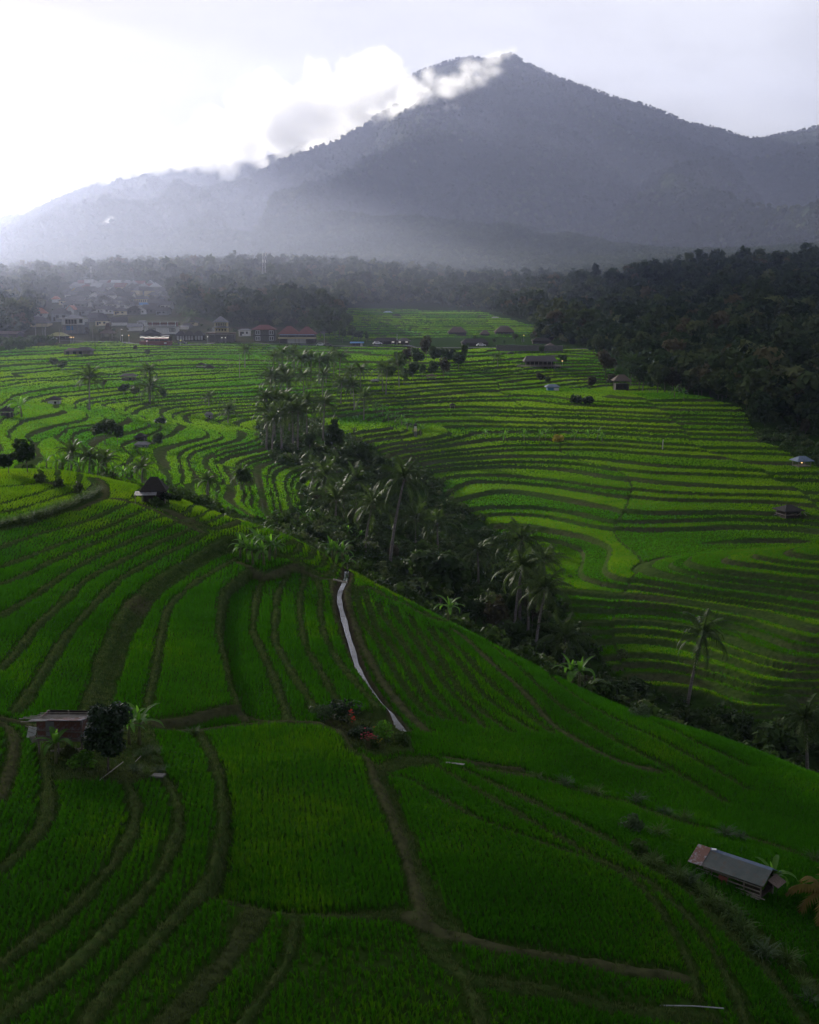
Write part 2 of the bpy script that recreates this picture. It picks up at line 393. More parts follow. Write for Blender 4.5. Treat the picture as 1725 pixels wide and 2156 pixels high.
YARD3 = [hit(a / 4, 975 + b / 4, 22, 150)[:2] for a, b in [(1165, 280), (1200, 200), (1280, 170), (1420, 190), (1450, 280), (1430, 380), (1250, 350)]]
yard = poly_mask(YARD, GXX, GYY) | poly_mask(YARD2, GXX, GYY) | poly_mask(YARD3, GXX, GYY)
DA = np.minimum(np.minimum(np.minimum(DB, DK), DP), DF)
field = (DA > 0) & ~yard
# fields: label connected patches (row runs merged with union-find)
lab = np.zeros((NGY, NGX), np.int32); par = [0]
def find(a):
    while par[a] != a: par[a] = par[par[a]]; a = par[a]
    return a
prev = []
for j in range(NGY):
    r = field[j]; e = np.flatnonzero(np.diff(np.concatenate([[0], r.astype(np.int8), [0]]))); runs = []; k = 0
    for a, b in zip(e[::2], e[1::2]):
        ids = []
        while k < len(prev) and prev[k][1] <= a: k += 1
        q = k
        while q < len(prev) and prev[q][0] < b: ids.append(find(prev[q][2])); q += 1
        if ids:
            m = min(ids)
            for i in ids: par[i] = m
        else: m = len(par); par.append(m)
        lab[j, a:b] = m; runs.append((a, b, m))
    prev = runs
par = np.array([find(i) for i in range(len(par))]); lab = par[lab]
u_, lab = np.unique(lab, return_inverse=True); lab = lab.reshape(NGY, NGX); NF = len(u_)
BG = base(GXX, GYY); LEV = BG.copy()
cnt = np.bincount(lab.ravel(), minlength=NF)
frnd = np.random.default_rng(3).random(NF)
for i in range(1, NF):
    if cnt[i] < 12: continue
    m = lab == i; x = GXX[m]; y = GYY[m]; z = BG[m]
    if cnt[i] > 30000: LEV[m] = z; continue
    M = np.stack([np.ones_like(x), x - x.mean(), y - y.mean()], 1); c = np.linalg.lstsq(M, z, rcond=None)[0]
    k = 0.25
    LEV[m] = (c[0] + k * (c[1] * M[:, 1] + c[2] * M[:, 2])) * 0.8 + z * 0.2 + (frnd[i] - .5) * .08
# bunds take the level of the field above, banks and paths run between
def spread(Z, ok, mx):
    Z = np.where(ok, Z, -999.0); ok = ok.copy()
    for _ in range(18):
        if ok.all(): break
        acc = np.full(Z.shape, -999.0); sm = np.zeros(Z.shape); n = np.zeros(Z.shape)
        for dj, di in ((0, 1), (0, -1), (1, 0), (-1, 0), (1, 1), (-1, -1), (1, -1), (-1, 1)):
            q = np.roll(np.roll(Z, dj, 0), di, 1); o = np.roll(np.roll(ok, dj, 0), di, 1)
            acc = np.maximum(acc, np.where(o, q, -999.0)); sm += np.where(o, q, 0); n += o
        new = ~ok & (n > 0)
        Z = np.where(new, acc if mx else sm / np.maximum(n, 1), Z); ok |= new
    return np.where(ok, Z, BG)
big = field & (cnt[lab] >= 12)
ZM = spread(LEV, big, True); ZA = spread(LEV, big, False)
for _ in range(4):
    ZA = (ZA + np.roll(ZA, 1, 0) + np.roll(ZA, -1, 0) + np.roll(ZA, 1, 1) + np.roll(ZA, -1, 1)) / 5
bund = (DB <= 0) & (DB <= DK) & (DB <= DP)
NZ = np.where(big, LEV, np.where(bund, ZM + 0.16, ZA + np.where(DP <= 0, 0.1, 0.02)))
NZ = np.where((DF <= .05) & ~bund & (DP > 0), ZA - 0.16, NZ)
NZ = np.where(yard, BG + 0.15, NZ)
# the water channel, cut between its two paths
STW = [(1320, -5), (1318, 60), (1300, 100), (1262, 165), (1255, 220), (1275, 320), (1305, 420), (1330, 530), (1370, 650), (1400, 760), (1430, 860), (1490, 960), (1550, 1040), (1620, 1150), (1700, 1240), (1760, 1310), (1800, 1350)]
SP_ = np.array([hit(400 + a / 4, 1200 + b / 4, 22, 150)[:2] for a, b in STW])
for _ in range(2):
    q = [SP_[0]]
    for a, b in zip(SP_[:-1], SP_[1:]): q += [a * .7 + b * .3, a * .3 + b * .7]
    q.append(SP_[-1]); SP_ = np.array(q)
DS_ = seg_dist(SP_, 3.0) + 0.05 * fbm(GXX / .7, GYY / .7, 9, 2)
for _ in range(1):
    NZ = (NZ * 2 + np.roll(NZ, 1, 0) + np.roll(NZ, -1, 0) + np.roll(NZ, 1, 1) + np.roll(NZ, -1, 1)) / 6
NZ = NZ + 0.05 * fbm(GXX / .8, GYY / .8, 21, 3) * (~field)
NZ -= 0.5 * (1 - sstep(0.24, 0.42, DS_))
NZ -= 0.12 * (sstep(.0, .06, DA) - sstep(.2, .3, DA)) * field
ricem = field & (DA > .17) & (cnt[lab] >= 12) & (DS_ > 0.6)
def ngrid(A_, X, Y): return bil(A_, (Y - GY0) / G, (X - GX0) / G)

# ------------------------------------------------------------------ terraces of the valley sides
def pmask(P, X, Y, Z):
    u, v = proj(X, Y, Z); return poly_mask(P, u, v)
FIELDS = [
    ([(-700, 735), (0, 742), (60, 730), (200, 722), (330, 724), (600, 726), (720, 735), (830, 728), (950, 745), (1010, 735), (1250, 740), (1300, 790), (1400, 825), (1480, 838), (1560, 860), (1600, 930), (1660, 955), (1725, 985), (2600, 1010), (2600, 1500), (1725, 1520), (1560, 1520), (1480, 1470), (1330, 1450), (1260, 1390), (1190, 1290), (1100, 1150), (960, 1060), (880, 985), (800, 985), (760, 930), (650, 1060), (600, 1100), (400, 1080), (-700, 1080)], 130, 585),
    ([(735, 650), (860, 655), (1010, 658), (1130, 690), (1120, 712), (900, 712), (700, 722), (560, 722), (700, 700)], 585, 900)]
VALLEY = [(560, 860), (640, 875), (690, 905), (780, 935), (860, 1000), (900, 1080), (1000, 1130), (1090, 1200), (1180, 1300), (1260, 1400), (1320, 1465), (1480, 1490), (1600, 1530), (2000, 1600), (2000, 1750), (1400, 1600), (1000, 1400), (700, 1200), (610, 1080), (640, 1050), (640, 1000), (570, 965), (545, 910)]
def far_land(X, Y):
    """height and masks of the land beyond the near ridge"""
    am = np.where(X / Y < -.06, .30, .34)
    h = base(X, Y) + am * fbm(X / 60, Y / 60, 31, 3) + 0.2 * fbm(X / 16, Y / 16, 37, 2)
    return h
def terrace(X, Y):
    s = X / Y; h = far_land(X, Y); b = base(X, Y)
    fm = np.zeros(np.shape(X), bool)
    for P, lo, hi in FIELDS:
        fm |= pmask(P, X, Y, b) & (Y > lo) & (Y < hi)
    fm &= Y > edge_d(s) + 4
    vm = pmask(VALLEY, X, Y, b) & (Y > edge_d(s)) & (fbm(X / 25, Y / 25, 77, 2) > -0.55)
    fm &= ~vm
    step = np.where(s < -0.06, 0.42, 0.66) * np.where(Y > 430, 1.15, 1.0) * np.where(Y > 585, 1.3, 1)
    # field ends: the stairs shift from one holding to the next
    hold = np.floor((X + 14 * fbm(X / 50, Y / 50, 41, 2)) / 34.0)
    hq = h / step + _h(hold, np.zeros_like(hold), 5) * 0.55
    hq = hq + .26 * np.sin(2.3 * hq + 3 * fbm(X / 70, Y / 70, 43, 2))
    lev = np.floor(hq); t = hq - lev
    gx_, gy_ = base(X + 1, Y) - base(X - 1, Y), base(X, Y + 1) - base(X, Y - 1)
    slope = np.hypot(gx_, gy_) / 2
    rw = np.clip(0.9 * slope / step, 0.10, 0.45)                 # riser share
    zt = step * (lev - _h(hold, np.zeros_like(hold), 5) * 0.55 + sstep(0, 1, t / rw) )
    jig = (_h(lev, hold, 8) - .5)
    zt += jig * 0.12
    riser = (t < rw).astype(float)
    tread = (t > rw * 1.0) .astype(float)
    lip = ((t >= rw) & (t < rw + np.clip(.35 * slope / step, .03, .12))).astype(float)
    cut = np.abs((X + 14 * fbm(X / 50, Y / 50, 41, 2)) / 34.0 - np.round((X + 14 * fbm(X / 50, Y / 50, 41, 2)) / 34.0)) * 34 < 0.3
    rnd = _h(lev, hold, 12)
    z = np.where(fm, zt, h)
    return z, fm, vm, riser * fm, tread * fm * (1 - lip) * (~cut), rnd
def land(X, Y):
    X = np.asarray(X, float); Y = np.asarray(Y, float)
    z = terrace(X, Y)[0]; e = edge_d(X / Y); w = sstep(e - 1.0, e + 4.0, Y)
    near = ngrid(NZ, X, Y); ing = (X > GX0 + .5) & (X < GX1 - .5) & (Y > GY0 + .5) & (Y < GY1 - .5)
    near = np.where(ing, near, base(X, Y))
    return near * (1 - w) + z * w
def ground_z(x, y): return float(land(np.array([x]), np.array([y]))[0])
def spot(u, v, lo=20, hi=1400):
    """a standing place in the land below picture point (u, v)"""
    p = hit(u, v, lo, hi); return Vector((p[0], p[1], ground_z(p[0], p[1])))
def spot_d(u, d):
    """a standing place in column u, d metres out"""
    x = (u - CX) / F * d
    for _ in range(3):
        z = ground_z(x, d); x = (u - CX) / F * (d * CP - z * SP)
    return Vector((x, d, z))
# ------------------------------------------------------------------ materials
def new_mat(name):
    m = bpy.data.materials.new(name); m.use_nodes = True; m.node_tree.nodes.clear()
    nt = m.node_tree; out = nn(nt, 'ShaderNodeOutputMaterial'); return m, nt, out
def noise(nt, scale, detail=4, rough=0.6, coord='Object', vec=None):
    n = nn(nt, 'ShaderNodeTexNoise'); setv(n, 'Scale', scale); setv(n, 'Detail', detail); setv(n, 'Roughness', rough)
    if vec is None:
        t = nn(nt, 'ShaderNodeTexCoord'); vec = t.outputs[coord]
    nt.links.new(vec, n.inputs['Vector']); return n.outputs['Fac']
def simple(name, c1, c2, scale=3.0, rough=0.8, metal=0.0, bump=0.0, spec=0.3, stretch=None):
    """two tones mottled by noise, with a little relief"""
    m, nt, out = new_mat(name); p = nn(nt, 'ShaderNodeBsdfPrincipled'); tcx = nn(nt, 'ShaderNodeTexCoord'); vec = tcx.outputs['Object']
    if stretch:
        mpn = nn(nt, 'ShaderNodeMapping'); nt.links.new(vec, mpn.inputs[0]); mpn.inputs['Scale'].default_value = stretch; vec = mpn.outputs[0]
    f = noise(nt, scale, 5, .65, vec=vec); r = ramp(nt, [(.32, c1), (.68, c2)]); nt.links.new(f, r.inputs[0])
    nt.links.new(r.outputs[0], p.inputs['Base Color']); setv(p, 'Roughness', rough); setv(p, 'Metallic', metal); setv(p, 'Specular IOR Level', spec)
    if bump:
        b = nn(nt, 'ShaderNodeBump'); setv(b, 'Strength', bump); setv(b, 'Distance', .05); nt.links.new(f, b.inputs['Height']); nt.links.new(b.outputs[0], p.inputs['Normal'])
    nt.links.new(p.outputs[0], out.inputs[0]); return m
def leaf(name, c1, c2, trans=0.35, tcol=None, rough=0.6, scale=0.35, spec=0.08, obj_var=True):
    """leaf surface: reflecting and letting light through, tone varying from clump to clump and plant to plant"""
    m, nt, out = new_mat(name); p = nn(nt, 'ShaderNodeBsdfPrincipled'); tr = nn(nt, 'ShaderNodeBsdfTranslucent'); mx = nn(nt, 'ShaderNodeMixShader')
    geo = nn(nt, 'ShaderNodeNewGeometry'); f = noise(nt, scale, 3, .6, vec=geo.outputs['Position'])
    r = ramp(nt, [(.3, c1), (.7, c2)])
    if obj_var:
        oi = nn(nt, 'ShaderNodeObjectInfo'); f = math_n(nt, 'ADD', f, math_n(nt, 'MULTIPLY_ADD', oi.outputs['Random'], .3, -.15))
    nt.links.new(f, r.inputs[0])
    nt.links.new(r.outputs[0], p.inputs['Base Color']); setv(p, 'Roughness', rough); setv(p, 'Specular IOR Level', spec)
    tc_ = tcol or tuple(min(1, x * 1.5) for x in c2)
    tm = mixc(nt, .5, r.outputs[0], tc_); nt.links.new(tm, tr.inputs[0])
    setv(mx, 0, trans); nt.links.new(p.outputs[0], mx.inputs[1]); nt.links.new(tr.outputs[0], mx.inputs[2]); nt.links.new(mx.outputs[0], out.inputs[0]); return m
M = {}
# ground: rice seen from afar, grassy bunds, bare earth, forest floor, chosen by the mask attribute
def ground_mat():
    m, nt, out = new_mat('ground'); p = nn(nt, 'ShaderNodeBsdfPrincipled'); geo = nn(nt, 'ShaderNodeNewGeometry')
    at = nn(nt, 'ShaderNodeAttribute'); at.attribute_name = 'mask'; sp = nn(nt, 'ShaderNodeSeparateColor'); nt.links.new(at.outputs['Color'], sp.inputs[0])
    a2 = nn(nt, 'ShaderNodeAttribute'); a2.attribute_name = 'tone'
    n1 = noise(nt, 1.6, 6, .7, vec=geo.outputs['Position']); n2 = noise(nt, .09, 3, .55, vec=geo.outputs['Position'])
    floor = ramp(nt, [(.3, (.012, .030, .005)), (.7, (.032, .066, .011))]); nt.links.new(n1, floor.inputs[0])
    rice = ramp(nt, [(.0, (.018, .055, .001)), (.5, (.038, .105, .002)), (1., (.13, .23, .006))])
    nt.links.new(math_n(nt, 'ADD', math_n(nt, 'MULTIPLY', a2.outputs['Fac'], .6), math_n(nt, 'MULTIPLY_ADD', n2, .9, -.2)), rice.inputs[0])
    bund = ramp(nt, [(.25, (.024, .048, .009)), (.5, (.044, .074, .017)), (.75, (.088, .104, .033))]); nt.links.new(n1, bund.inputs[0])
    earth = ramp(nt, [(.3, (.030, .025, .016)), (.55, (.075, .065, .038)), (.75, (.060, .085, .024))]); nt.links.new(n1, earth.inputs[0])
    c = mixc(nt, sp.outputs[0], floor.outputs[0], rice.outputs[0]); c = mixc(nt, sp.outputs[1], c, bund.outputs[0]); c = mixc(nt, sp.outputs[2], c, earth.outputs[0])
    nt.links.new(c, p.inputs['Base Color']); setv(p, 'Roughness', 1.0); setv(p, 'Specular IOR Level', .0)
    b = nn(nt, 'ShaderNodeBump'); setv(b, 'Strength', .6); setv(b, 'Distance', .25); nt.links.new(n1, b.inputs['Height']); nt.links.new(b.outputs[0], p.inputs['Normal'])
    nt.links.new(p.outputs[0], out.inputs[0]); return m
M['ground'] = ground_mat()
def rice_mat():
    m, nt, out = new_mat('rice'); d = nn(nt, 'ShaderNodeBsdfPrincipled'); tr = nn(nt, 'ShaderNodeBsdfTranslucent'); mx = nn(nt, 'ShaderNodeMixShader')
    a = nn(nt, 'ShaderNodeAttribute'); a.attribute_name = 'tone'; geo = nn(nt, 'ShaderNodeNewGeometry'); n2 = noise(nt, .22, 4, .6, vec=geo.outputs['Position'])
    f = math_n(nt, 'ADD', math_n(nt, 'MULTIPLY', a.outputs['Fac'], .75), math_n(nt, 'MULTIPLY_ADD', n2, .3, .0))
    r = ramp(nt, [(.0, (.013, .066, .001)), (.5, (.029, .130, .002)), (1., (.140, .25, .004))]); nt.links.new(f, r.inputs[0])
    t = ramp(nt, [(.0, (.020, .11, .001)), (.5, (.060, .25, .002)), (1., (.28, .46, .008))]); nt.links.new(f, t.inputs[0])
    nt.links.new(r.outputs[0], d.inputs['Base Color']); setv(d, 'Roughness', .6); setv(d, 'Specular IOR Level', .03); nt.links.new(t.outputs[0], tr.inputs[0]); setv(mx, 0, .45)
    nt.links.new(d.outputs[0], mx.inputs[1]); nt.links.new(tr.outputs[0], mx.inputs[2]); nt.links.new(mx.outputs[0], out.inputs[0]); return m
M['rice'] = rice_mat()
def mountain_mat():
    m, nt, out = new_mat('mountain_forest'); p = nn(nt, 'ShaderNodeBsdfPrincipled'); geo = nn(nt, 'ShaderNodeNewGeometry')
    n1 = noise(nt, .03, 6, .7, vec=geo.outputs['Position']); n2 = noise(nt, .0022, 4, .6, vec=geo.outputs['Position'])
    vo = nn(nt, 'ShaderNodeTexVoronoi'); setv(vo, 'Scale', .055); nt.links.new(geo.outputs['Position'], vo.inputs['Vector'])
    r = ramp(nt, [(.25, (.012, .023, .009)), (.5, (.022, .038, .013)), (.75, (.045, .058, .022))])
    nt.links.new(math_n(nt, 'ADD', math_n(nt, 'MULTIPLY', n1, .55), math_n(nt, 'MULTIPLY', n2, .45)), r.inputs[0])
    nt.links.new(r.outputs[0], p.inputs['Base Color']); setv(p, 'Roughness', .95); setv(p, 'Specular IOR Level', .05)
    b = nn(nt, 'ShaderNodeBump'); setv(b, 'Strength', .9); setv(b, 'Distance', 9.0); b.invert = True; nt.links.new(math_n(nt, 'ADD', vo.outputs['Distance'], n1), b.inputs['Height']); nt.links.new(b.outputs[0], p.inputs['Normal'])
    nt.links.new(p.outputs[0], out.inputs[0]); return m
M['mountain'] = mountain_mat()
M['forest'] = leaf('forest_leaves', (.016, .030, .010), (.050, .072, .022), .18, scale=.05, spec=.1)
M['palm'] = leaf('palm_leaves', (.022, .050, .009), (.060, .098, .020), .38, rough=.55, scale=.5, spec=.1)
M['palm_dry'] = leaf('dry_palm_leaves', (.10, .08, .02), (.20, .15, .03), .35, rough=.6, scale=.5)
M['banana'] = leaf('banana_leaves', (.045, .12, .015), (.10, .22, .03), .45, (.13, .34, .02), rough=.5, scale=.6, spec=.12)
M['banana_young'] = leaf('young_banana_leaf', (.10, .26, .02), (.20, .42, .04), .55, (.3, .7, .05), rough=.4, scale=.8)
M['dark_leaf'] = leaf('glossy_dark_leaves', (.007, .020, .005), (.018, .042, .010), .15, rough=.45, scale=1.5, spec=.2)
M['light_leaf'] = leaf('bright_leaves', (.05, .13, .015), (.12, .25, .03), .5, (.2, .5, .03), rough=.5, scale=1.2)
M['grey_leaf'] = leaf('grey_green_leaves', (.028, .055, .022), (.07, .11, .045), .3, rough=.5, scale=1.2)
M['tuft'] = leaf('tall_grass', (.03, .075, .012), (.085, .14, .03), .4, rough=.5, scale=1.0)
M['red_flower'] = simple('red_petals', (.45, .01, .012), (.75, .05, .02), 3, .5)
M['pink_flower'] = simple('magenta_petals', (.35, .005, .05), (.55, .015, .07), 3, .5)
M['yellow_leaf'] = leaf('yellowing_leaves', (.22, .20, .02), (.40, .34, .04), .4, scale=1)
M['bark'] = simple('palm_bark', (.09, .08, .07), (.22, .20, .18), 2.5, .9, bump=.4, stretch=(1, 1, 3))
M['tree_bark'] = simple('tree_bark', (.05, .04, .03), (.13, .11, .09), 3, .9, bump=.4)
M['stem'] = simple('banana_stem', (.05, .07, .02), (.14, .13, .06), 3, .7)
M['tin'] = None
def tin_mat(name, c1, c2, rust, amt, rough=.45, metal=.6, wave=26.0, axis='X'):
    """corrugated sheet with rust patches"""
    m, nt, out = new_mat(name); p = nn(nt, 'ShaderNodeBsdfPrincipled'); tcx = nn(nt, 'ShaderNodeTexCoord')
    w = nn(nt, 'ShaderNodeTexWave'); w.bands_direction = axis; setv(w, 'Scale', wave); nt.links.new(tcx.outputs['Object'], w.inputs['Vector'])
    f = noise(nt, 1.4, 5, .65); r = ramp(nt, [(.3, c1), (.7, c2)]); nt.links.new(f, r.inputs[0])
    f2 = noise(nt, 2.3, 6, .7); rr = ramp(nt, [(amt - .06, 0.), (amt + .06, 1.)]); nt.links.new(f2, rr.inputs[0])
    nt.links.new(mixc(nt, rr.outputs[0], rust, r.outputs[0]), p.inputs['Base Color'])
    nt.links.new(math_n(nt, 'MULTIPLY', rr.outputs[0], metal), p.inputs['Metallic']); setv(p, 'Roughness', rough)
    b = nn(nt, 'ShaderNodeBump'); setv(b, 'Strength', .8); setv(b, 'Distance', .03); nt.links.new(w.outputs['Fac'], b.inputs['Height']); nt.links.new(b.outputs[0], p.inputs['Normal'])
    nt.links.new(p.outputs[0], out.inputs[0]); return m
# ------------------------------------------------------------------ ground sheet
rows = [22.0]
while rows[-1] < 1290:
    y = rows[-1]; rows.append(y + y * (.0022 if y < 590 else .007))
rows = np.array(rows); cols = np.linspace(-0.5, 0.5, 560)
Yg, Sg = np.meshgrid(rows, cols, indexing='ij'); Xg = Yg * Sg
Zt, fm, vm, riser, tread, rnd = terrace(Xg, Yg)
e = edge_d(Sg); wN = 1 - sstep(e - 1.0, e + 4.0, Yg)
ing = (Xg > GX0 + .5) & (Xg < GX1 - .5) & (Yg > GY0 + .5) & (Yg < GY1 - .5)
Zn = np.where(ing, ngrid(NZ, Xg, Yg), base(Xg, Yg))
Zg = Zn * wN + Zt * (1 - wN)
canopy = tread * (wN < .5)
grain = vnoise(Xg / .6, Yg / .6, 3) * .5 + vnoise(Xg / 2.5, Yg / 2.5, 4) * .5
Zg = Zg + canopy * (0.16 + .22 * (grain - .5))
nearf = ing & (wN > .5)
fieldN = nearf & (ngrid(field.astype(np.float32), Xg, Yg) > .5) & (ngrid(np.minimum(DA, 3), Xg, Yg) > .02)
pathN = nearf & (ngrid(np.minimum(DB, DP), Xg, Yg) < .05) & ~fieldN
bankN = nearf & ~pathN & ~fieldN
mask = np.zeros(Yg.shape + (4,), np.float32); mask[..., 3] = 1
mask[..., 0] = np.where(fieldN, 0.25, np.maximum(canopy, 0)); 
bedge = np.clip(riser, 0, 1) + (fm & (tread < .5) & (riser < .5)) * .9
gr = vnoise(Xg / 7, Yg / 7, 14)
mask[..., 1] = np.where(pathN, 1, np.where(bankN, .55, np.where(wN < .5, bedge * .7, 0)))
onP = nearf & (ngrid(DP, Xg, Yg) < .04) & ~fieldN
mask[..., 2] = np.where(onP, .65, np.where(bankN, sstep(.55, .85, gr) * .7, np.where(fieldN, .1, np.where(wN < .5, riser * sstep(.3, .75, gr) * .55, 0))))
mask[..., 2] = np.where(nearf & (ngrid(DS_.astype(np.float32), Xg, Yg) < .55), 1, mask[..., 2])
outN = (wN > .5) & ~ing
mask[..., 0] = np.where(outN, 1, mask[..., 0])
vil = pmask([(-300, 735), (-100, 690), (60, 640), (130, 598), (250, 590), (350, 602), (372, 650), (480, 688), (690, 690), (690, 722), (330, 722), (60, 728)], Xg, Yg, base(Xg, Yg)) & (Yg > 520) & ~fm
mask[..., 2] = np.where(vil, .45 + .5 * gr, mask[..., 2])
tone = np.where(wN < .5, rnd, .4)
nr, nc = Yg.shape; idx = np.arange(nr * nc).reshape(nr, nc)
quads = np.stack([idx[:-1, :-1], idx[:-1, 1:], idx[1:, 1:], idx[1:, :-1]], -1).reshape(-1, 4)
me = np_mesh('ground', np.stack([Xg, Yg, Zg], -1).reshape(-1, 3), quads, M['ground'], smooth=True, attrs={'mask': mask.reshape(-1, 4), 'tone': tone.ravel()})
ground = link('ground', me); tag(ground, kind='structure')

# ------------------------------------------------------------------ rice: tufts in rows, finer where it is near
def blades(P, tn, hgt, nb, wd, seed, fancy):
    """nb blades per tuft as triangles (or bent blades); P (n,3)"""
    rg = np.random.default_rng(seed); n = len(P)
    az = rg.random((n, nb)) * 2 * pi; lean = .12 + .5 * rg.random((n, nb)) ; h = hgt[:, None] * (.65 + .45 * rg.random((n, nb)))
    off = rg.random((n, nb)) * wd[:, None] * .9
    bx = P[:, None, 0] + np.cos(az) * off; by = P[:, None, 1] + np.sin(az) * off; bz = np.repeat(P[:, None, 2], nb, 1) - .03
    tx = bx + np.cos(az) * lean * h; ty = by + np.sin(az) * lean * h; tz = bz + h * (1 - .25 * lean)
    pa = az + pi / 2 + (rg.random((n, nb)) - .5) * 1.5; w = wd[:, None] * (.22 + .15 * rg.random((n, nb)))
    wx = np.cos(pa) * w; wy = np.sin(pa) * w
    if fancy:
        mx_ = bx + np.cos(az) * lean * h * .33; my_ = by + np.sin(az) * lean * h * .33; mz_ = bz + h * .62
        V = np.stack([np.stack([bx - wx * .6, by - wy * .6, bz], -1), np.stack([bx + wx * .6, by + wy * .6, bz], -1), np.stack([mx_ + wx, my_ + wy, mz_], -1), np.stack([mx_ - wx, my_ - wy, mz_], -1), np.stack([tx, ty, tz], -1)], 2).reshape(-1, 3)
        b = np.arange(n * nb) * 5; return V, [np.stack([b, b + 1, b + 2, b + 3], -1), np.stack([b + 3, b + 2, b + 4], -1)], np.repeat(tn, nb * 5)
    V = np.stack([np.stack([bx - wx, by - wy, bz], -1), np.stack([bx + wx, by + wy, bz], -1), np.stack([tx, ty, tz], -1)], 2).reshape(-1, 3)
    b = np.arange(n * nb) * 3; return V, [np.stack([b, b + 1, b + 2], -1)], np.repeat(tn, nb * 3)
def rice_obj(name, parts):
    V = []; T3 = []; T4 = []; tn = []; b = 0
    for v, fs, t in parts:
        for f in fs: (T4 if f.shape[1] == 4 else T3).append(f + b)
        V.append(v); tn.append(t); b += len(v)
    Fs = ([np.concatenate(T4)] if T4 else []) + ([np.concatenate(T3)] if T3 else [])
    o = link(name, np_mesh(name, np.concatenate(V), Fs, M['rice'], attrs={'tone': np.concatenate(tn)}))
    return tag(o, kind='stuff')
def row_points(x0, x1, y0, y1, sx, sy, ang, jit, seed):
    rg = np.random.default_rng(seed); c, s_ = cos(ang), sin(ang); L = max(x1 - x0, y1 - y0) * .75
    a = np.arange(-L, L, sx); b = np.arange(-L, L, sy); A_, B_ = np.meshgrid(a, b)
    A_ = A_ + (rg.random(A_.shape) - .5) * jit * sx; B_ = B_ + (rg.random(A_.shape) - .5) * jit * sy * 1.6
    X = (x0 + x1) / 2 + A_ * c - B_ * s_; Y = (y0 + y1) / 2 + A_ * s_ + B_ * c
    k = (X > x0) & (X < x1) & (Y > y0) & (Y < y1); return X[k], Y[k]
parts = []
for (ya, yb, sx, sy, nb, fancy) in ((26, 62, .26, .145, 6, True), (62, 100, .22, .19, 6, False), (100, 152, .3, .28, 5, False)):
    X, Y = row_points(GX0 + 1, GX1 - 1, ya, yb, sx, sy, radians(7), .34, int(ya))
    k = (np.abs(X / Y) < .47) & (ngrid(ricem.astype(np.float32), X, Y) > .85) & (Y < edge_d(X / Y) + 1)
    X, Y = X[k], Y[k]; li = lab[np.clip(((Y - GY0) / G).round().astype(int), 0, NGY - 1), np.clip(((X - GX0) / G).round().astype(int), 0, NGX - 1)]
    # thin, wet corners of the young fields at the bottom
    thin = vnoise(X / 5, Y / 5, 61) * .6 + vnoise(X / 1.3, Y / 1.3, 62) * .4
    k = NR.random(len(X)) < np.where(Y < 44, np.clip(1.6 - 1.5 * thin, .25, 1), 1.0); X, Y, li, thin = X[k], Y[k], li[k], thin[k]
    dh = np.clip(ngrid(np.minimum(DA, 3), X, Y) / .4, .82, 1)
    h = (.40 + .14 * fbm(X / 3, Y / 3, 63, 2)) * dh * (0.85 + .3 * frnd[li]); w = np.full(len(X), .082 if fancy else (.10 if ya < 90 else sx * .42))
    tn = np.clip(.30 + .22 * frnd[li] + .5 * sstep(104, 126, Y) + .25 * (NR.random(len(X)) - .5) + .25 * fbm(X / 6, Y / 6, 64, 2), 0, 1)  # paler rice towards the crest, partly the sun's brightness put into the tone
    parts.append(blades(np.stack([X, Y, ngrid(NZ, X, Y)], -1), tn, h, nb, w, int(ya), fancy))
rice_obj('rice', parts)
parts = []
for (ya, yb, sp_, nb) in ((112, 190, .42, 5), (190, 290, .62, 5), (290, 420, .95, 5), (420, 590, 1.5, 4), (590, 860, 2.4, 4)):
    X, Y = row_points(-.47 * yb, .47 * yb, ya, yb, sp_, sp_, radians(11), .9, int(ya) + 5)
    k = (np.abs(X / Y) < .45); X, Y = X[k], Y[k]
    z, f_, v_, ri, tr_, rn = terrace(X, Y)
    k = (tr_ > .5) & (Y > edge_d(X / Y) + 4); X, Y, z, rn = X[k], Y[k], z[k], rn[k]
    tn = np.clip(.68 + .3 * (rn - .3) * np.where(Y > 300, 1, .4) - .25 * sstep(200, 150, Y) + .2 * (NR.random(len(X)) - .5) + .3 * fbm(X / 40, Y / 40, 65, 2), 0, 1)  # far rice made paler, sunlit brightness partly put into its tone
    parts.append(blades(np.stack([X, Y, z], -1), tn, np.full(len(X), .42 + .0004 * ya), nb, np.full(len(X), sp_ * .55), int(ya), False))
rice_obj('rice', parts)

# short grass on bunds, banks and in the yards
X, Y = row_points(GX0 + 1, GX1 - 1, 26, 118, .17, .17, radians(31), 1.0, 91)
k = (np.abs(X / Y) < .45) & (ngrid(ricem.astype(np.float32), X, Y) < .3) & (Y < edge_d(X / Y) + 2) & (ngrid(DS_.astype(np.float32), X, Y) > .5) & (NR.random(len(X)) < np.clip(48 / Y, .25, 1) * (.35 + .9 * vnoise(X / 2, Y / 2, 92)))
X, Y = X[k], Y[k]; isp = ngrid(DP, X, Y) < .02; k = ~isp | (NR.random(len(X)) < .25); X, Y = X[k], Y[k]
v_, f_, t_ = blades(np.stack([X, Y, ngrid(NZ, X, Y)], -1), np.zeros(len(X)), .10 + .16 * NR.random(len(X)), 5, np.full(len(X), .11), 93, False)
M['bund_grass'] = leaf('bund_grass', (.036, .066, .012), (.095, .125, .035), .3, rough=.8, scale=.9)
tag(link('grass', np_mesh('grass', v_, f_, M['bund_grass'])), kind='stuff')

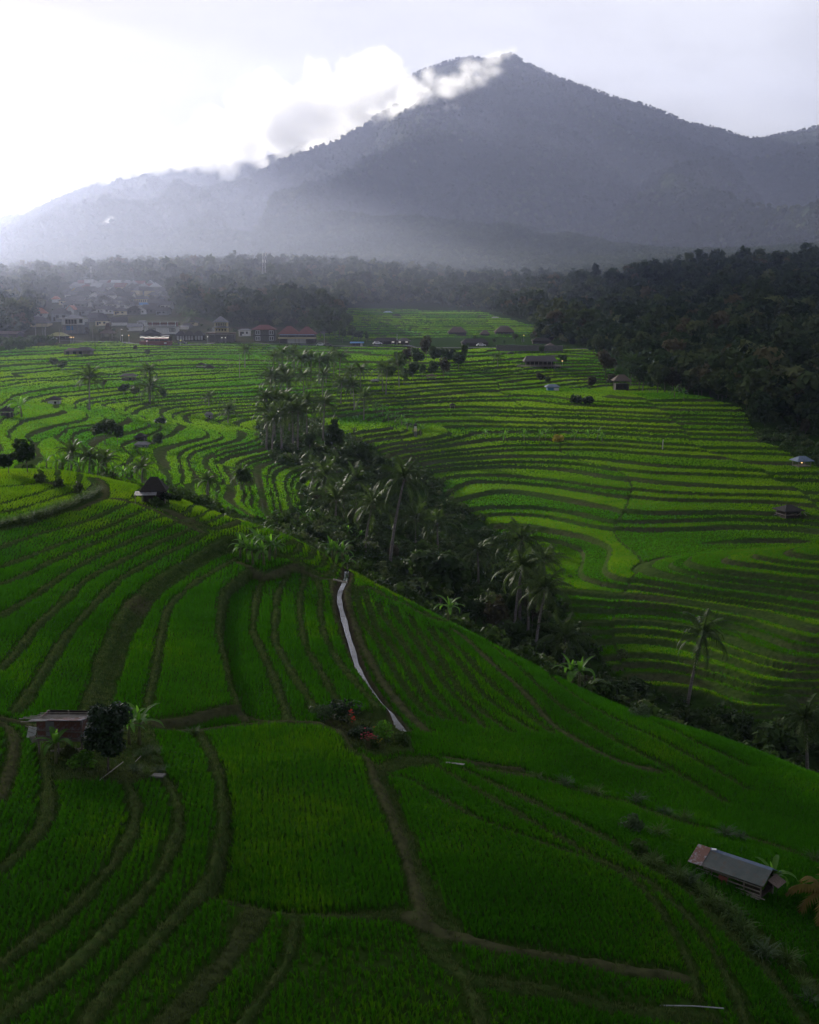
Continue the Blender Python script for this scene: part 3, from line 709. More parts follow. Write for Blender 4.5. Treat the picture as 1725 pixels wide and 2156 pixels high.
# ------------------------------------------------------------------ mountain
SKY = np.array([(-700, 640, 5200), (-300, 555, 5300), (-100, 495, 5400), (0, 460, 5400), (60, 436, 5400), (100, 415, 5400), (150, 395, 5400), (200, 374, 5400), (265, 353, 5400), (310, 347, 5350), (380, 350, 5300), (450, 345, 5300), (540, 338, 5300), (600, 318, 5250), (700, 266, 5150), (780, 218, 5050), (840, 172, 5000), (886, 148, 4950), (940, 130, 4900), (985, 118, 4850), (1015, 122, 4810), (1040, 124, 4800), (1062, 115, 4800), (1076, 113, 4800), (1090, 120, 4800), (1106, 131, 4800), (1150, 152, 4820), (1200, 172, 4850), (1250, 188, 4900), (1300, 206, 4950), (1350, 217, 5000), (1400, 236, 5050), (1450, 258, 5100), (1500, 266, 5150), (1550, 282, 5200), (1580, 291, 5200), (1620, 287, 5100), (1670, 277, 5000), (1725, 266, 4900), (1900, 235, 4800), (2500, 200, 4600)], float)
SPUR = np.array([(300, 640, 4300), (420, 470, 4300), (500, 395, 4300), (560, 352, 4300), (590, 337, 4300), (640, 319, 4250), (700, 300, 4200), (760, 284, 4150), (850, 250, 4100), (900, 232, 4080), (960, 240, 4100), (1050, 330, 4100), (1150, 520, 4000)], float)
def sky_tab(T):
    x, z = ray(T[:, 0], T[:, 1]); return x, z * T[:, 2], T[:, 2]
sx_, sz_, sd_ = sky_tab(SKY); px_, pz_, pd_ = sky_tab(SPUR)
def mount(X, Y):
    s = X / Y; zb = base(s * 1250, np.full_like(s, 1250.)); zs = np.interp(s, sx_, sz_); ds = np.interp(s, sx_, sd_)
    t = (Y - 1250) / (ds - 1250); tt = np.clip(t, 0, 1)
    prof = .30 * tt + .70 * tt ** 1.8
    z = zb + (zs - zb) * prof
    z = np.where(t > 1, zs - (Y - ds) * .55, z)
    amp = np.clip(tt * (1 - tt) * 4, 0, 1) * sstep(.08, .42, tt)
    q = 1 - np.abs(fbm(X / 520 + 3 + .6 * fbm(X / 900, Y / 900, 58, 2), Y / 1700, 51, 4)) * 2
    z = z + amp * (230 * (q - .7) + 40 * fbm(X / 170, Y / 260, 52, 3) * np.clip(tt * 4, 0, 1))
    lim = zs * Y / ds; z = np.where((t < .999) & (t > .3), np.minimum(z, lim - (14 + 60 * (1 - tt))), z)
    zp = np.interp(s, px_, pz_, left=-900, right=-900); dp = np.interp(s, px_, pd_)
    sp_ = zp - np.abs(Y - dp) * np.where(Y > dp, .75, .33)
    z = np.maximum(z, sp_) if True else z
    return z + 7 * (vnoise(X / 14, Y / 22, 54) - .5) * np.clip(tt * 6, 0, 1) * np.where(np.abs(t - 1) < .004, .3, 1)
my = np.concatenate([np.linspace(1245, 2600, 150), np.linspace(2610, 4900, 260), np.linspace(4906, 5600, 60), np.linspace(5640, 6600, 18)])
ms = np.linspace(-.56, .56, 620); MY, MS = np.meshgrid(my, ms, indexing='ij'); MX = MY * MS
MZ = mount(MX, MY); nr, nc = MY.shape; idx = np.arange(nr * nc).reshape(nr, nc)
quads = np.stack([idx[:-1, :-1], idx[:-1, 1:], idx[1:, 1:], idx[1:, :-1]], -1).reshape(-1, 4)
mo = link('mountain', np_mesh('mountain', np.stack([MX, MY, MZ], -1).reshape(-1, 3), quads, M['mountain'], smooth=True)); tag(mo, kind='structure')

# ------------------------------------------------------------------ haze
hm, hnt, hout = new_mat('haze'); pv = nn(hnt, 'ShaderNodeVolumePrincipled'); setv(pv, 'Color', (.56, .625, .90, 1)); setv(pv, 'Density', .95e-4); setv(pv, 'Anisotropy', .53)
hnt.links.new(pv.outputs[0], hout.inputs['Volume'])
hb = MB(); hb.box((0, 3400, 480), (9000, 7000, 1400)); tag(hb.build('haze', hm), kind='stuff')

def mist_bank():
    """low mist lying over the foothills, thickest on the left, with soft edges"""
    lo, hi = Vector((-1400, 380, -30)), Vector((700, 2000, 260))
    me = bpy.data.meshes.new('mist'); me.from_pydata([(0, 1300, 50)], [], [])
    m, nt, out = new_mat('mist'); v = nn(nt, 'ShaderNodeVolumePrincipled'); setv(v, 'Color', (.42, .46, .58, 1)); setv(v, 'Density', 8.0e-4); setv(v, 'Anisotropy', .66); nt.links.new(v.outputs[0], out.inputs['Volume'])
    g = bpy.data.node_groups.new('mist', 'GeometryNodeTree'); g.interface.new_socket('Geometry', in_out='INPUT', socket_type='NodeSocketGeometry'); g.interface.new_socket('Geometry', in_out='OUTPUT', socket_type='NodeSocketGeometry')
    N = g.nodes; L = g.links; gi = N.new('NodeGroupInput'); go = N.new('NodeGroupOutput'); vc = N.new('GeometryNodeVolumeCube'); vc.inputs['Min'].default_value = lo; vc.inputs['Max'].default_value = hi
    for a, r in zip('XYZ', (70, 60, 24)): vc.inputs['Resolution ' + a].default_value = r
    pos = N.new('GeometryNodeInputPosition'); sx = N.new('ShaderNodeSeparateXYZ'); L.new(pos.outputs[0], sx.inputs[0])
    def mr(src, a, b, c=0., d=1.):
        n = N.new('ShaderNodeMapRange'); n.interpolation_type = 'SMOOTHSTEP'; L.new(src, n.inputs[0])
        for i, x in enumerate((a, b, c, d)): n.inputs[i + 1].default_value = x
        return n.outputs[0]
    def mul(a, b):
        n = N.new('ShaderNodeMath'); n.operation = 'MULTIPLY'; L.new(a, n.inputs[0]); L.new(b, n.inputs[1]); return n.outputs[0]
    nz = N.new('ShaderNodeTexNoise'); nz.inputs['Scale'].default_value = .0035; nz.inputs['Detail'].default_value = 3; L.new(pos.outputs[0], nz.inputs['Vector'])
    d = mul(mul(mr(sx.outputs[1], 400, 850), mr(sx.outputs[1], 1560, 1080)), mul(mr(sx.outputs[2], 215, 20), mul(mr(sx.outputs[0], 700, -300), mr(nz.outputs['Fac'], .2, .6, .45, 1.))))
    d = mul(d, mr(sx.outputs[0], -1380, -1100)); L.new(d, vc.inputs['Density'])
    sm = N.new('GeometryNodeSetMaterial'); sm.inputs['Material'].default_value = m; L.new(vc.outputs[0], sm.inputs[0]); L.new(sm.outputs[0], go.inputs[0]); me.materials.append(m)
    o = link('mist', me); md = o.modifiers.new('fog', 'NODES'); md.node_group = g; tag(o, kind='stuff')
mist_bank()
# ------------------------------------------------------------------ plants: builders
def frond(mb, L, el, az, droop, rg, n=15, lw=.85):
    """one palm frond: arching midrib with hanging leaflets"""
    ca, sa = cos(az), sin(az); pts_ = []; e = el; r = 0; z = 0
    for i in range(n + 1):
        pts_.append((r, z)); e -= droop / n * (0.5 + 1.2 * i / n); r += cos(e) * L / n; z += sin(e) * L / n
    P3 = [Vector((ca * a, sa * a, b)) for a, b in pts_]; side = Vector((-sa, ca, 0))
    for i in range(0, n, 3):
        j = min(i + 3, n); w = .07 * (1 - i / n) + .02
        mb.add([P3[i] - side * w, P3[i] + side * w, P3[j] + side * w * .7, P3[j] - side * w * .7], [(0, 1, 2, 3)])
    for i in range(2, n + 1):
        t = i / n; ll = lw * (math.sin(pi * min(1, t * .85 + .15)) ** .6) * rg.uniform(.8, 1.15); d = (P3[i] - P3[i - 1]).normalized()
        for sgn in (-1, 1):
            dirn = (side * sgn * .8 + d * .55 + Vector((0, 0, -.45 - .35 * rg.random()))).normalized(); b = P3[i]
            mb.add([b - d * .11, b + d * .11, b + dirn * ll], [(0, 1, 2)])
def palm_crown(seed, L=3.6, n=20):
    rg = random.Random(seed); mb = MB()
    for k in range(n):
        f = k / (n - 1); el = radians(82 - 95 * f ** .9 + rg.uniform(-8, 8)); az = k * 2.39996 + rg.uniform(-.3, .3)
        frond(mb, L * rg.uniform(.85, 1.1) * (.75 + .35 * min(1, f * 2)), el, az, radians(45 + 55 * f + rg.uniform(-10, 20)), rg)
    return mb.mesh('palm_crown', M['palm'])
PALM_CROWNS = [palm_crown(s, 3.7, 20 + s % 4) for s in range(5)]
def nut_mesh(seed):
    rg = random.Random(seed); mb = MB()
    for k in range(7):
        a = rg.random() * 6.3; c = Vector((cos(a) * .28, sin(a) * .28, -.25 - rg.random() * .25))
        mb.tube([c + Vector((0, 0, .14)), c + Vector((0, 0, .08)), c - Vector((0, 0, .08)), c - Vector((0, 0, .15))], [.03, .12, .12, .03], 6)
    return mb.mesh('coconut_cluster', M['stem'])
NUTS = [nut_mesh(3)]
def palm(base_p, top_p, label, group, i, scale=1.0):
    rg = random.Random(i * 7 + 1); base_p = Vector(base_p); top = Vector(top_p) - base_p
    t = empty('coconut_palm', base_p, 0, label, 'palm tree', group)
    mb = MB(); mid = Vector((top.x * .25, top.y * .25, top.z * .5)); P = []
    for k in range(8):
        f = k / 7; P.append((1 - f) ** 2 * Vector((0, 0, -.3)) + 2 * f * (1 - f) * mid + f * f * top)
    r0 = .15 + .006 * top.z; mb.tube(P, [r0 * (1.5 if k == 0 else 1.1 - .5 * k / 7) for k in range(8)], 7)
    mb.build('trunk', M['bark'], t, smooth=True)
    c = link('crown', PALM_CROWNS[i % 5], t, top); c.rotation_euler = (rg.uniform(-.1, .1), rg.uniform(-.1, .1), rg.random() * 6.28); s = scale * rg.uniform(.9, 1.1); s *= 1.4; c.scale = (s, s, s)
    if scale >= .7: link('coconut_cluster', NUTS[0], t, top)
    return t
def strip_leaf(mb, L, W, el, az, droop, fold=.35, n=7, twist=0, base=Vector((0, 0, 0)), ragged=0, rg=None):
    ca, sa = cos(az), sin(az); side = Vector((-sa, ca, 0)); e = el; r = z = 0; P = []
    for i in range(n + 1):
        P.append(base + Vector((ca * r, sa * r, z))); e -= droop / n * (.4 + 1.2 * i / n); r += cos(e) * L / n; z += sin(e) * L / n
    b = len(mb.v)
    for i, p in enumerate(P):
        t = i / n; w = W * .5 * (max(.08, math.sin(pi * (t * .92 + .06))) ** .55 if i > 0 else .12)
        k = (1 - ragged * rg.random()) if ragged else 1; k2 = (1 - ragged * rg.random()) if ragged else 1
        up = Vector((0, 0, 1)); mb.v += [tuple(p - side * w * k + up * w * fold), tuple(p), tuple(p + side * w * k2 + up * w * fold)]
    for i in range(n):
        o = b + i * 3; mb.f += [(o, o + 1, o + 4, o + 3), (o + 1, o + 2, o + 5, o + 4)]
def banana_set(seed, n=8):
    rg = random.Random(seed); lv = MB(); st = MB(); yl = MB(); top = Vector((rg.uniform(-.1, .1), rg.uniform(-.1, .1), 1.35))
    st.tube([Vector((0, 0, -.2)), Vector((0, 0, .6)), top], [.13, .11, .06], 7)
    for k in range(n):
        f = k / (n - 1); strip_leaf(lv, rg.uniform(1.4, 1.9), rg.uniform(.36, .5), radians(75 - 60 * f + rg.uniform(-8, 8)), k * 2.4 + rg.uniform(-.3, .3), radians(60 + 55 * f + rg.uniform(-15, 15)), .25, 7, base=top, ragged=.25, rg=rg)
    strip_leaf(yl, 1.1, .26, radians(84), rg.random() * 6, radians(14), .5, 5, base=top)
    return st.mesh('stem', M['stem'], True), lv.mesh('leaves', M['banana']), yl.mesh('young_leaf', M['banana_young'])
BANANAS = [banana_set(20 + s, 7 + s % 3) for s in range(4)]
def banana(p, label, group, i, s=1.0, young=True):
    t = empty('banana_plant', p, (i * 2.1) % 6.28, label, 'banana plant', group); st, lv, yl = BANANAS[i % 4]; t.scale = (s, s, s)
    link('stem', st, t); link('leaves', lv, t)
    if young: link('young_leaf', yl, t)
    return t
def card_cloud(C, Rr, n, size, rg, squash=.8, tri=True, shell=.55):
    """leaf clumps spread through lumps; C (k,3) centres, Rr (k,) radii -> verts (3 per clump)"""
    k = len(C); pk = rg.integers(0, k, n); d = rg.normal(size=(n, 3)); d /= np.linalg.norm(d, axis=1, keepdims=True) + 1e-9
    rad = Rr[pk] * (shell + (1 - shell) * rg.random(n) ** .5); c = C[pk] + d * rad[:, None] * np.array([1, 1, squash])
    nrm = d * .8 + rg.normal(size=(n, 3)) * .5 + np.array([0, 0, .35]); nrm /= np.linalg.norm(nrm, axis=1, keepdims=True)
    a = np.cross(nrm, rg.normal(size=(n, 3))); a /= np.linalg.norm(a, axis=1, keepdims=True) + 1e-9; b = np.cross(nrm, a)
    s = size * (.6 + .8 * rg.random(n))[:, None]
    return np.stack([c - a * s - b * s * .5, c + a * s - b * s * .5, c + b * s], 1).reshape(-1, 3)
def crown_lumps(r, h, rg, k=9):
    """uneven crown: lump centres round the middle, r half-width, h height"""
    C = rg.normal(size=(k, 3)); C /= np.linalg.norm(C, axis=1, keepdims=True); C *= (.35 + .35 * rg.random(k))[:, None]
    C = C * np.array([r, r, h * .5]) + np.array([0, 0, h * .5]); Rr = r * (.36 + .22 * rg.random(k)); return C, Rr
def crown_mesh(seed, r, h, n, size, mat, k=9, name='crown'):
    rg = np.random.default_rng(seed); C, Rr = crown_lumps(r, h, rg, k); V = card_cloud(C, Rr, n, size, rg)
    return np_mesh(name, V, np.arange(len(V)).reshape(-1, 3), mat)
def limb_mesh(seed, H, r, mat, kind=0):
    rg = random.Random(seed); mb = MB(); top = Vector((rg.uniform(-.3, .3), rg.uniform(-.3, .3), H)); r0 = .05 + H * .02
    mb.tube([Vector((0, 0, -.3)), top * .5 + Vector((rg.uniform(-.1, .1) * H * .3, 0, 0)), top], [r0 * 1.25, r0, r0 * .6], 7)
    for k in range(5):
        a = k * 2.4; st = top * rg.uniform(.55, .95); e = st + Vector((cos(a) * r * .7, sin(a) * r * .7, r * rg.uniform(.4, .9))); mb.tube([st, (st + e) / 2 + Vector((0, 0, .1 * r)), e], [r0 * .45, r0 * .3, r0 * .1], 5)
    return mb.mesh('trunk', mat, True)
TREES = {}
def tree_kind(key, r, h, trunk, n, size, mat, seed, k=9):
    TREES[key] = (limb_mesh(seed, trunk, r, M['tree_bark']), [crown_mesh(seed * 10 + j, r, h, n, size, mat, k) for j in range(4)], trunk)
M['tree_a'] = leaf('tree_leaves', (.016, .038, .008), (.048, .086, .018), .28, scale=.3)
M['tree_b'] = leaf('pale_tree_leaves', (.035, .055, .018), (.08, .11, .035), .28, scale=.3)
M['tree_c'] = leaf('brownish_tree_leaves', (.030, .032, .014), (.07, .065, .028), .22, scale=.3)
tree_kind('dark', 3.6, 6.5, 3.5, 900, .50, M['tree_a'], 1)
tree_kind('pale', 3.0, 6.0, 3.0, 650, .48, M['tree_b'], 2)
tree_kind('brown', 3.4, 5.5, 3.5, 600, .48, M['tree_c'], 3)
tree_kind('slim', 2.2, 9.5, 2.5, 900, .45, M['tree_a'], 4, 12)
def tree(p, kind, label, group, i, s=1.0, name='broadleaf_tree'):
    t = empty(name, p, (i * 1.7) % 6.28, label, 'tree', group); tr, cr, th = TREES[kind]; t.scale = (s, s, s * (.9 + .25 * ((i * 37) % 10) / 10))
    link('trunk', tr, t); link('crown', cr[i % 4], t, (0, 0, th * .75)); return t
BUSH = {}
def bush(p, r, h, mat, label, group=None, i=0, n=None, size=None, name='bush', cat='bush'):
    key = (round(r, 2), round(h, 2), mat.name, i % 3)
    if key not in BUSH: BUSH[key] = crown_mesh(900 + i % 3 + int(r * 37), r, h, n or int(260 + 260 * r), size or max(.05, .13 * r ** .5), mat, 7, 'foliage')
    o = link(name, BUSH[key], None, Vector(p) - Vector((0, 0, .1))); o.rotation_euler = (0, 0, i * 1.3); return tag(o, label, cat, group)
def grass_clump(seed, r, h, n, mat):
    rg = random.Random(seed); mb = MB()
    for k in range(n):
        strip_leaf(mb, h * rg.uniform(.8, 1.3), .05 * h ** .5, radians(rg.uniform(55, 88)), rg.random() * 6.28, radians(rg.uniform(50, 120)), .1, 4, base=Vector((rg.gauss(0, r * .3), rg.gauss(0, r * .3), 0)))
    return mb.mesh('grass_clump', mat)
GRASS = [grass_clump(60 + s, .45, 1.0, 70, M['tuft']) for s in range(3)] + [grass_clump(70 + s, .45, 1.0, 60, M['grey_leaf']) for s in range(2)]
def clump(p, label, group, i, s=1.0, kind=None):
    o = link('grass_clump', GRASS[kind if kind is not None else i % 3], None, Vector(p) - Vector((0, 0, .05))); o.rotation_euler = (0, 0, i * 2.2); o.scale = (s, s, s); return tag(o, label, 'grass clump', group)
ORD = ['leftmost', 'second from the left', 'third from the left', 'fourth from the left', 'fifth from the left', 'sixth from the left', 'seventh from the left', 'eighth from the left', 'ninth from the left', 'tenth from the left', 'eleventh from the left', 'twelfth from the left', 'thirteenth from the left', 'fourteenth from the left', 'fifteenth from the left', 'sixteenth from the left', 'seventeenth from the left', 'eighteenth from the left', 'nineteenth from the left', 'twentieth from the left']
def foot(u, d, lo=145):
    """a standing place: d is metres out, or (above 600) the height in the picture of the foot"""
    if isinstance(d, tuple): return spot_d(u, d[0])
    return spot(u, d, lo) if d > 600 else spot_d(u, d)
def ordn(i, n):
    return ORD[i] if i < min(20, (n + 1) // 2) else ORD[n - 1 - i].replace('left', 'right')

# ------------------------------------------------------------------ coconut palms (u, v of the crown, distance, [u of the foot], [scale])
PALMS = [
    ('coconut palm, {o} of the upper row in the mid-valley palm grove', 'palms in the mid-valley grove', [(577, 752, 410), (597, 745, 415), (619, 742, 420), (637, 755, 405), (655, 755, 400), (673, 760, 402), (690, 758, 395), (703, 747, 405), (718, 752, 400)]),
    ('coconut palm, {o} of the lower row in the mid-valley palm grove', 'palms in the mid-valley grove', [(571, 795, 374), (582, 789, 372), (594, 787, 375), (605, 800, 368), (638, 792, 372), (682, 792, 380)]),
    ('coconut palm, {o} of those right of the mid-valley grove', 'palms right of the mid-valley grove', [(720, 805, 345), (738, 782, 400), (743, 812, 340), (759, 778, 395), (767, 838, 330), (803, 775, 425), (816, 780, 415), (838, 765, 440)]),
    ('coconut palm, {o} in the tall tangled clump above the gully', 'palms in the tall clump above the gully', [(560, 838, 305), (564, 868, 285), (576, 882, 280), (580, 840, 300), (591, 866, 285), (598, 838, 302), (609, 848, 298), (616, 862, 290), (628, 866, 285), (646, 850, 290), (684, 848, 300)]),
    ('coconut palm, {o} in the gully behind the near ridge', 'palms in the gully behind the ridge', [(625, 980, 235), (660, 985, 222), (685, 1002, 205), (708, 1052, 186), (710, 980, 215), (724, 1032, 190), (750, 1012, 195)]),
    ('dark coconut palm, {o} of those scattered below the right-hand terraces', 'palms below the right-hand terraces', [(877, 1092, 185), (920, 1100, 190), (1006, 1162, 175), (1114, 1228, 158), (1146, 1180, 165)]),
]
PI_ = 0
for lab_, grp, lst in PALMS:
    lst = sorted(lst)
    for k, (u, v, d) in enumerate(lst):
        gi = [q[0] for q in PALMS].index(lab_); f = foot(u + R.uniform(-4, 4), v + (50, 46, 52, 78)[gi]) if gi < 4 else spot_d(u + R.uniform(-4, 4), d); palm(f, at_d(u, v, f.y), lab_.format(o=ordn(k, len(lst))), grp, PI_, {0: .95, 1: .95, 2: .9, 3: .85, 4: .95, 5: .85}[PALMS.index((lab_, grp, [q for q in PALMS if q[0] == lab_][0][2]))]); PI_ += 1
ONE = [(785, 1062, 172, 768, 1.0, 'broad coconut palm with wide yellowish fronds left of the tallest palm'),
       (852, 1007, 168, 820, 1.05, 'tallest coconut palm, its long pale trunk leaning right behind the ridge'),
       (1099, 1137, 160, 1094, 1.0, 'coconut palm with upright shining fronds, highest right of the tallest palm'),
       (1099, 1196, 155, 1081, .95, 'coconut palm with a pale blue-grey trunk below the upright shining one'),
       (1149, 1240, 150, 1126, 1.0, 'coconut palm with a leaning pale trunk, right of the blue-grey trunk'),
       (1191, 1342, 140, 1184, .9, 'low coconut palm above the banana plants at the ridge edge'),
       (1482, 1335, 140, 1446, .95, 'lone dark coconut palm with a thin leaning trunk among the lower right terraces'),
       (1695, 1512, 128, 1700, .95, 'dark coconut palm at the right edge beyond the near ridge'),
       (189, 795, 864, 189, 1.0, 'lone slender coconut palm with sunlit fronds standing in the left terraces'),
       (314, 780, 848, 316, .8, 'coconut palm topping the tree clump on the left terraces'),
       (317, 815, 852, 317, 1.0, 'lower coconut palm in the tree clump on the left terraces'),
       (482, 862, 893, 480, .75, 'dark coconut palm right of the small white hut'),
       (440, 836, 856, 440, .55, 'short pale young palm on the terraces left of the grove'),
       (516, 738, 775, 516, .8, 'coconut palm alone below the three-tiered house'),
       (1048, 752, 776, 1048, .65, 'small palm left of the big thatched restaurant'),
       (1330, 765, 815, 1328, 1.2, 'big coconut palm at the forest edge right of the thatched restaurant'),
       (1358, 787, 826, 1353, .85, 'coconut palm with a pale thin trunk at the forest edge'),
       (190, 964, 160, 188, .62, 'short palm with upright fronds in the row behind the upper left field'),
       (152, 952, 163, 150, .55, 'bushy short palm in the banana row behind the upper left field'),
       (222, 968, 158, 221, .5, 'small palm right of the upright one behind the upper left field'),
       (507, 1000, 1040, 508, .6, 'short dark palm in the green hollow left of the gully'),
       (300, 985, 157, 300, .42, 'narrow upright young palm behind the thatched hut'),
       (438, 1012, 150, 437, .42, 'narrow young palm on the ridge edge right of the thatched hut')]
for u, v, d, uf, s, lb in ONE:
    f = foot(uf, d); palm(f, at_d(u, v, f.y), lb, 'coconut palms standing apart', PI_, s); PI_ += 1

# ------------------------------------------------------------------ bananas, trees and bushes
BN = [('banana plant, {o} of the clump in the middle of the near fields', 'bananas in the clump amid the near fields', [(506, 1168, 1.0), (522, 1178, 1.1), (533, 1186, 1.0), (546, 1172, 1.25), (556, 1190, 1.0), (568, 1178, 1.1), (580, 1174, .9)], 90, 130),
      ('banana plant, {o} of those by the head of the water channel', 'bananas by the head of the channel', [(700, 1150, .85), (710, 1178, 1.0), (722, 1186, 1.05), (731, 1170, .8)], 100, 130),
      ('banana plant, {o} of the row behind the upper left field', 'bananas behind the upper left field', [(98, 978, .9), (118, 982, .9), (133, 984, 1.0), (168, 986, .9), (206, 990, .9), (240, 995, .85), (258, 998, .85), (275, 1002, .85), (330, 1006, .7)], 147, 175),
      ('banana plant, {o} of the row along the terrace edge on the right', 'bananas along the right terrace edge', [(1022, 925, 1.0), (1064, 928, 1.2), (1104, 928, 1.2), (1136, 930, 1.2), (1148, 928, 1.1), (1210, 930, 1.1), (1238, 930, 1.2), (1258, 930, 1.3), (1268, 934, 1.1)], 250, 340),
      ('banana plant, {o} of the band climbing left of the bright terraces', 'bananas beside the bright terraces', [(792, 872, 1.3), (806, 878, 1.3), (818, 886, 1.3), (832, 893, 1.3), (846, 900, 1.3), (858, 905, 1.3), (870, 912, 1.3), (886, 918, 1.3)], 260, 380),
      ('banana plant, {o} of those on the far slope of the ridge edge', 'bananas on the ridge edge', [(455, 1058, .7), (500, 1022, .7), (640, 1108, .9), (735, 1136, .8), (760, 1146, .8)], 120, 215)]
BI = 0
for lb, grp, lst, lo, hi in BN:
    for k, (u, v, s) in enumerate(sorted(lst)):
        banana(spot(u, v, lo, hi), lb.format(o=ordn(k, len(lst))), grp, BI, s); BI += 1
for u, v, lo, hi, s, lb in [(944, 1288, 90, 140, 1.1, 'banana plant with drooping pale leaves on the dark ridge edge'), (1205, 1436, 85, 130, 1.0, 'left banana plant of the pair where the ridge drops to the gully'), (1220, 1438, 85, 130, 1.2, 'right banana plant of the pair where the ridge drops to the gully'),
                            (46, 882, 200, 320, 1.9, 'tall banana clump right of the dark thatched hut at the left edge'), (119, 1613, 50, 80, .75, 'banana plant with wide drooping leaves in front of the rusty hut'), (273, 1574, 50, 80, .8, 'banana plant with an upright bright leaf, left one behind the round dark tree'), (294, 1574, 50, 80, .9, 'banana plant with long yellowish leaves, right one behind the round dark tree'),
                            (1623, 1884, 45, 75, .75, 'young banana plant with bright leaves at the end of the open shed'), (1304, 805, 300, 420, 1.2, 'pale banana plant at the forest edge'), (1420, 842, 300, 420, 1.5, 'banana thicket plant where terraces meet forest, left one'), (1440, 846, 300, 420, 1.5, 'banana thicket plant where terraces meet forest, right one')]:
    banana(spot(u, v, lo, hi), lb, 'banana plants standing apart', BI, s); BI += 1
def tree_at(u, vt, d, kind, label, group, i, name='broadleaf_tree'):
    p = foot(u, d); H = at_d(u, vt, p.y).z - p.z; full = {'dark': 9.1, 'pale': 8.25, 'brown': 8.1, 'slim': 11.4}[kind]; return tree(p, kind, label, group, i, max(.25, H / full), name)
SOLO = [(19, 940, 140, 'dark', 'left one of two leafy trees on the ledge at the left edge'), (59, 925, 140, 'dark', 'right, taller one of two leafy trees on the ledge at the left edge'),
        (926, 1138, 152, 'dark', 'dense round dark tree in the gully below the right-hand terraces'), (708, 862, 958, 'slim', 'tall dark columnar tree in the middle of the valley'), (653, 910, 948, 'dark', 'round dark tree left of the columnar tree'),
        (694, 905, 955, 'slim', 'dark bushy tree just left of the columnar tree base'), (730, 935, 985, 'dark', 'low spreading dark tree at the foot of the columnar tree'), (760, 937, 988, 'dark', 'wide dark tree with glossy leaves right of the columnar tree'), (797, 956, 994, 'dark', 'dark tree at the left end of the right-hand terraces'),
        (1120, 1250, 160, 'brown', 'brownish tree between the leaning palms'), (1060, 1230, 160, 'dark', 'dark tree left of the leaning palms'), (1020, 1240, 155, 'slim', 'narrow dark tree in the gully shade'), (980, 1250, 150, 'dark', 'low dark tree under the round dark tree'), (860, 1165, 165, 'dark', 'dark tree right of the tallest palm trunk'),
        (1259, 708, 754, 'pale', 'pale upright tree at the corner of the forest'), (1330, 742, 800, 'dark', 'dark tree behind the big palm at the forest edge'), (1290, 785, 822, 'brown', 'brown withered tree by the terraces at the forest edge'), (1244, 795, 825, 'brown', 'thin brown tree left of the withered one'), (1139, 785, 812, 'brown', 'thin tree left of the tin-roofed shack'), (1154, 790, 814, 'pale', 'small pale tree behind the tin-roofed shack'), (1184, 740, 770, 'dark', 'dark tree right of the thatched restaurant'), (1139, 728, 750, 'dark', 'wide dark tree behind the thatched restaurant'),
        (222, 876, 940, 'dark', 'big bushy clump of trees in the middle of the left terraces'), (200, 888, 930, 'slim', 'left tree of the bushy clump on the left terraces'), (248, 892, 938, 'dark', 'right tree of the bushy clump on the left terraces'), (331, 910, 950, 'dark', 'dark tree right of the tin-roofed hut on the left terraces'), (262, 803, 838, 'dark', 'low dark tree in the hollow under the clump palms'), (285, 812, 842, 'pale', 'pale bushy tree left of the clump palms'), (343, 815, 845, 'dark', 'dark tree on the slope right of the clump palms'), (220, 798, 822, 'brown', 'small brownish tree above the lone slender palm'), (132, 755, 785, 'dark', 'dark shrubby tree below the long wooden barn'), (115, 752, 778, 'pale', 'pale shrubby tree left of the long wooden barn'), (285, 727, 743, 'brown', 'row tree in the upper left terraces, left'), (310, 732, 753, 'pale', 'row tree in the upper left terraces, right'), (515, 985, 1042, 'dark', 'dark tree left of the gully')]
for k, (u, vt, d, kd, lb) in enumerate(SOLO): tree_at(u, vt, d, kd, lb, 'trees standing among the terraces', k)
GT = [(640, 1030, 215), (668, 1062, 200), (690, 1082, 192), (735, 1092, 188), (762, 1118, 180), (800, 1128, 176), (830, 1146, 172), (880, 1150, 172), (903, 1176, 167), (950, 1212, 160), (1000, 1240, 154), (1040, 1262, 151), (1080, 1296, 147), (1112, 1322, 143), (1152, 1346, 141), (1200, 1396, 137), (1240, 1418, 134), (1300, 1440, 131), (1560, 1490, 128), (1640, 1515, 124)]
for k, (u, v, d) in enumerate(GT): tree_at(u, v, (d,), ('dark', 'brown', 'dark', 'slim', 'dark')[k % 5], 'bushy tree in the belt along the gully, %s' % ordn(k, len(GT)), 'trees in the gully belt', k)
# dark grove below the road, right of the mid-valley palms
GV = [(u, v, d) for u, v, d in [(845, 742, 470), (862, 728, 490), (880, 732, 480), (898, 715, 520), (915, 725, 500), (932, 722, 505), (948, 728, 495), (965, 735, 480), (850, 768, 440), (870, 760, 450), (890, 758, 450), (912, 756, 450), (934, 756, 455), (822, 760, 440), (978, 722, 520)]]
for k, (u, v, d) in enumerate(sorted(GV)): tree_at(u, v, v + 46, ('dark', 'dark', 'slim', 'brown')[k % 4], 'dark tree, %s in the grove below the long thatched terrace' % ordn(k, len(GV)), 'trees in the grove below the road', k)
GB = [(645, 655, 640), (662, 645, 650), (680, 640, 655), (698, 645, 650), (716, 640, 655), (728, 655, 640), (740, 675, 625), (755, 690, 620), (772, 695, 615), (675, 668, 620), (705, 668, 620), (722, 680, 612)]
for k, (u, v, d) in enumerate(sorted(GB)): tree_at(u, v, min(722, v + 48), ('dark', 'slim')[k % 2], 'tall dark tree, %s in the grove behind the red-roofed restaurant' % ordn(k, len(GB)), 'trees behind the red-roofed restaurant', k)
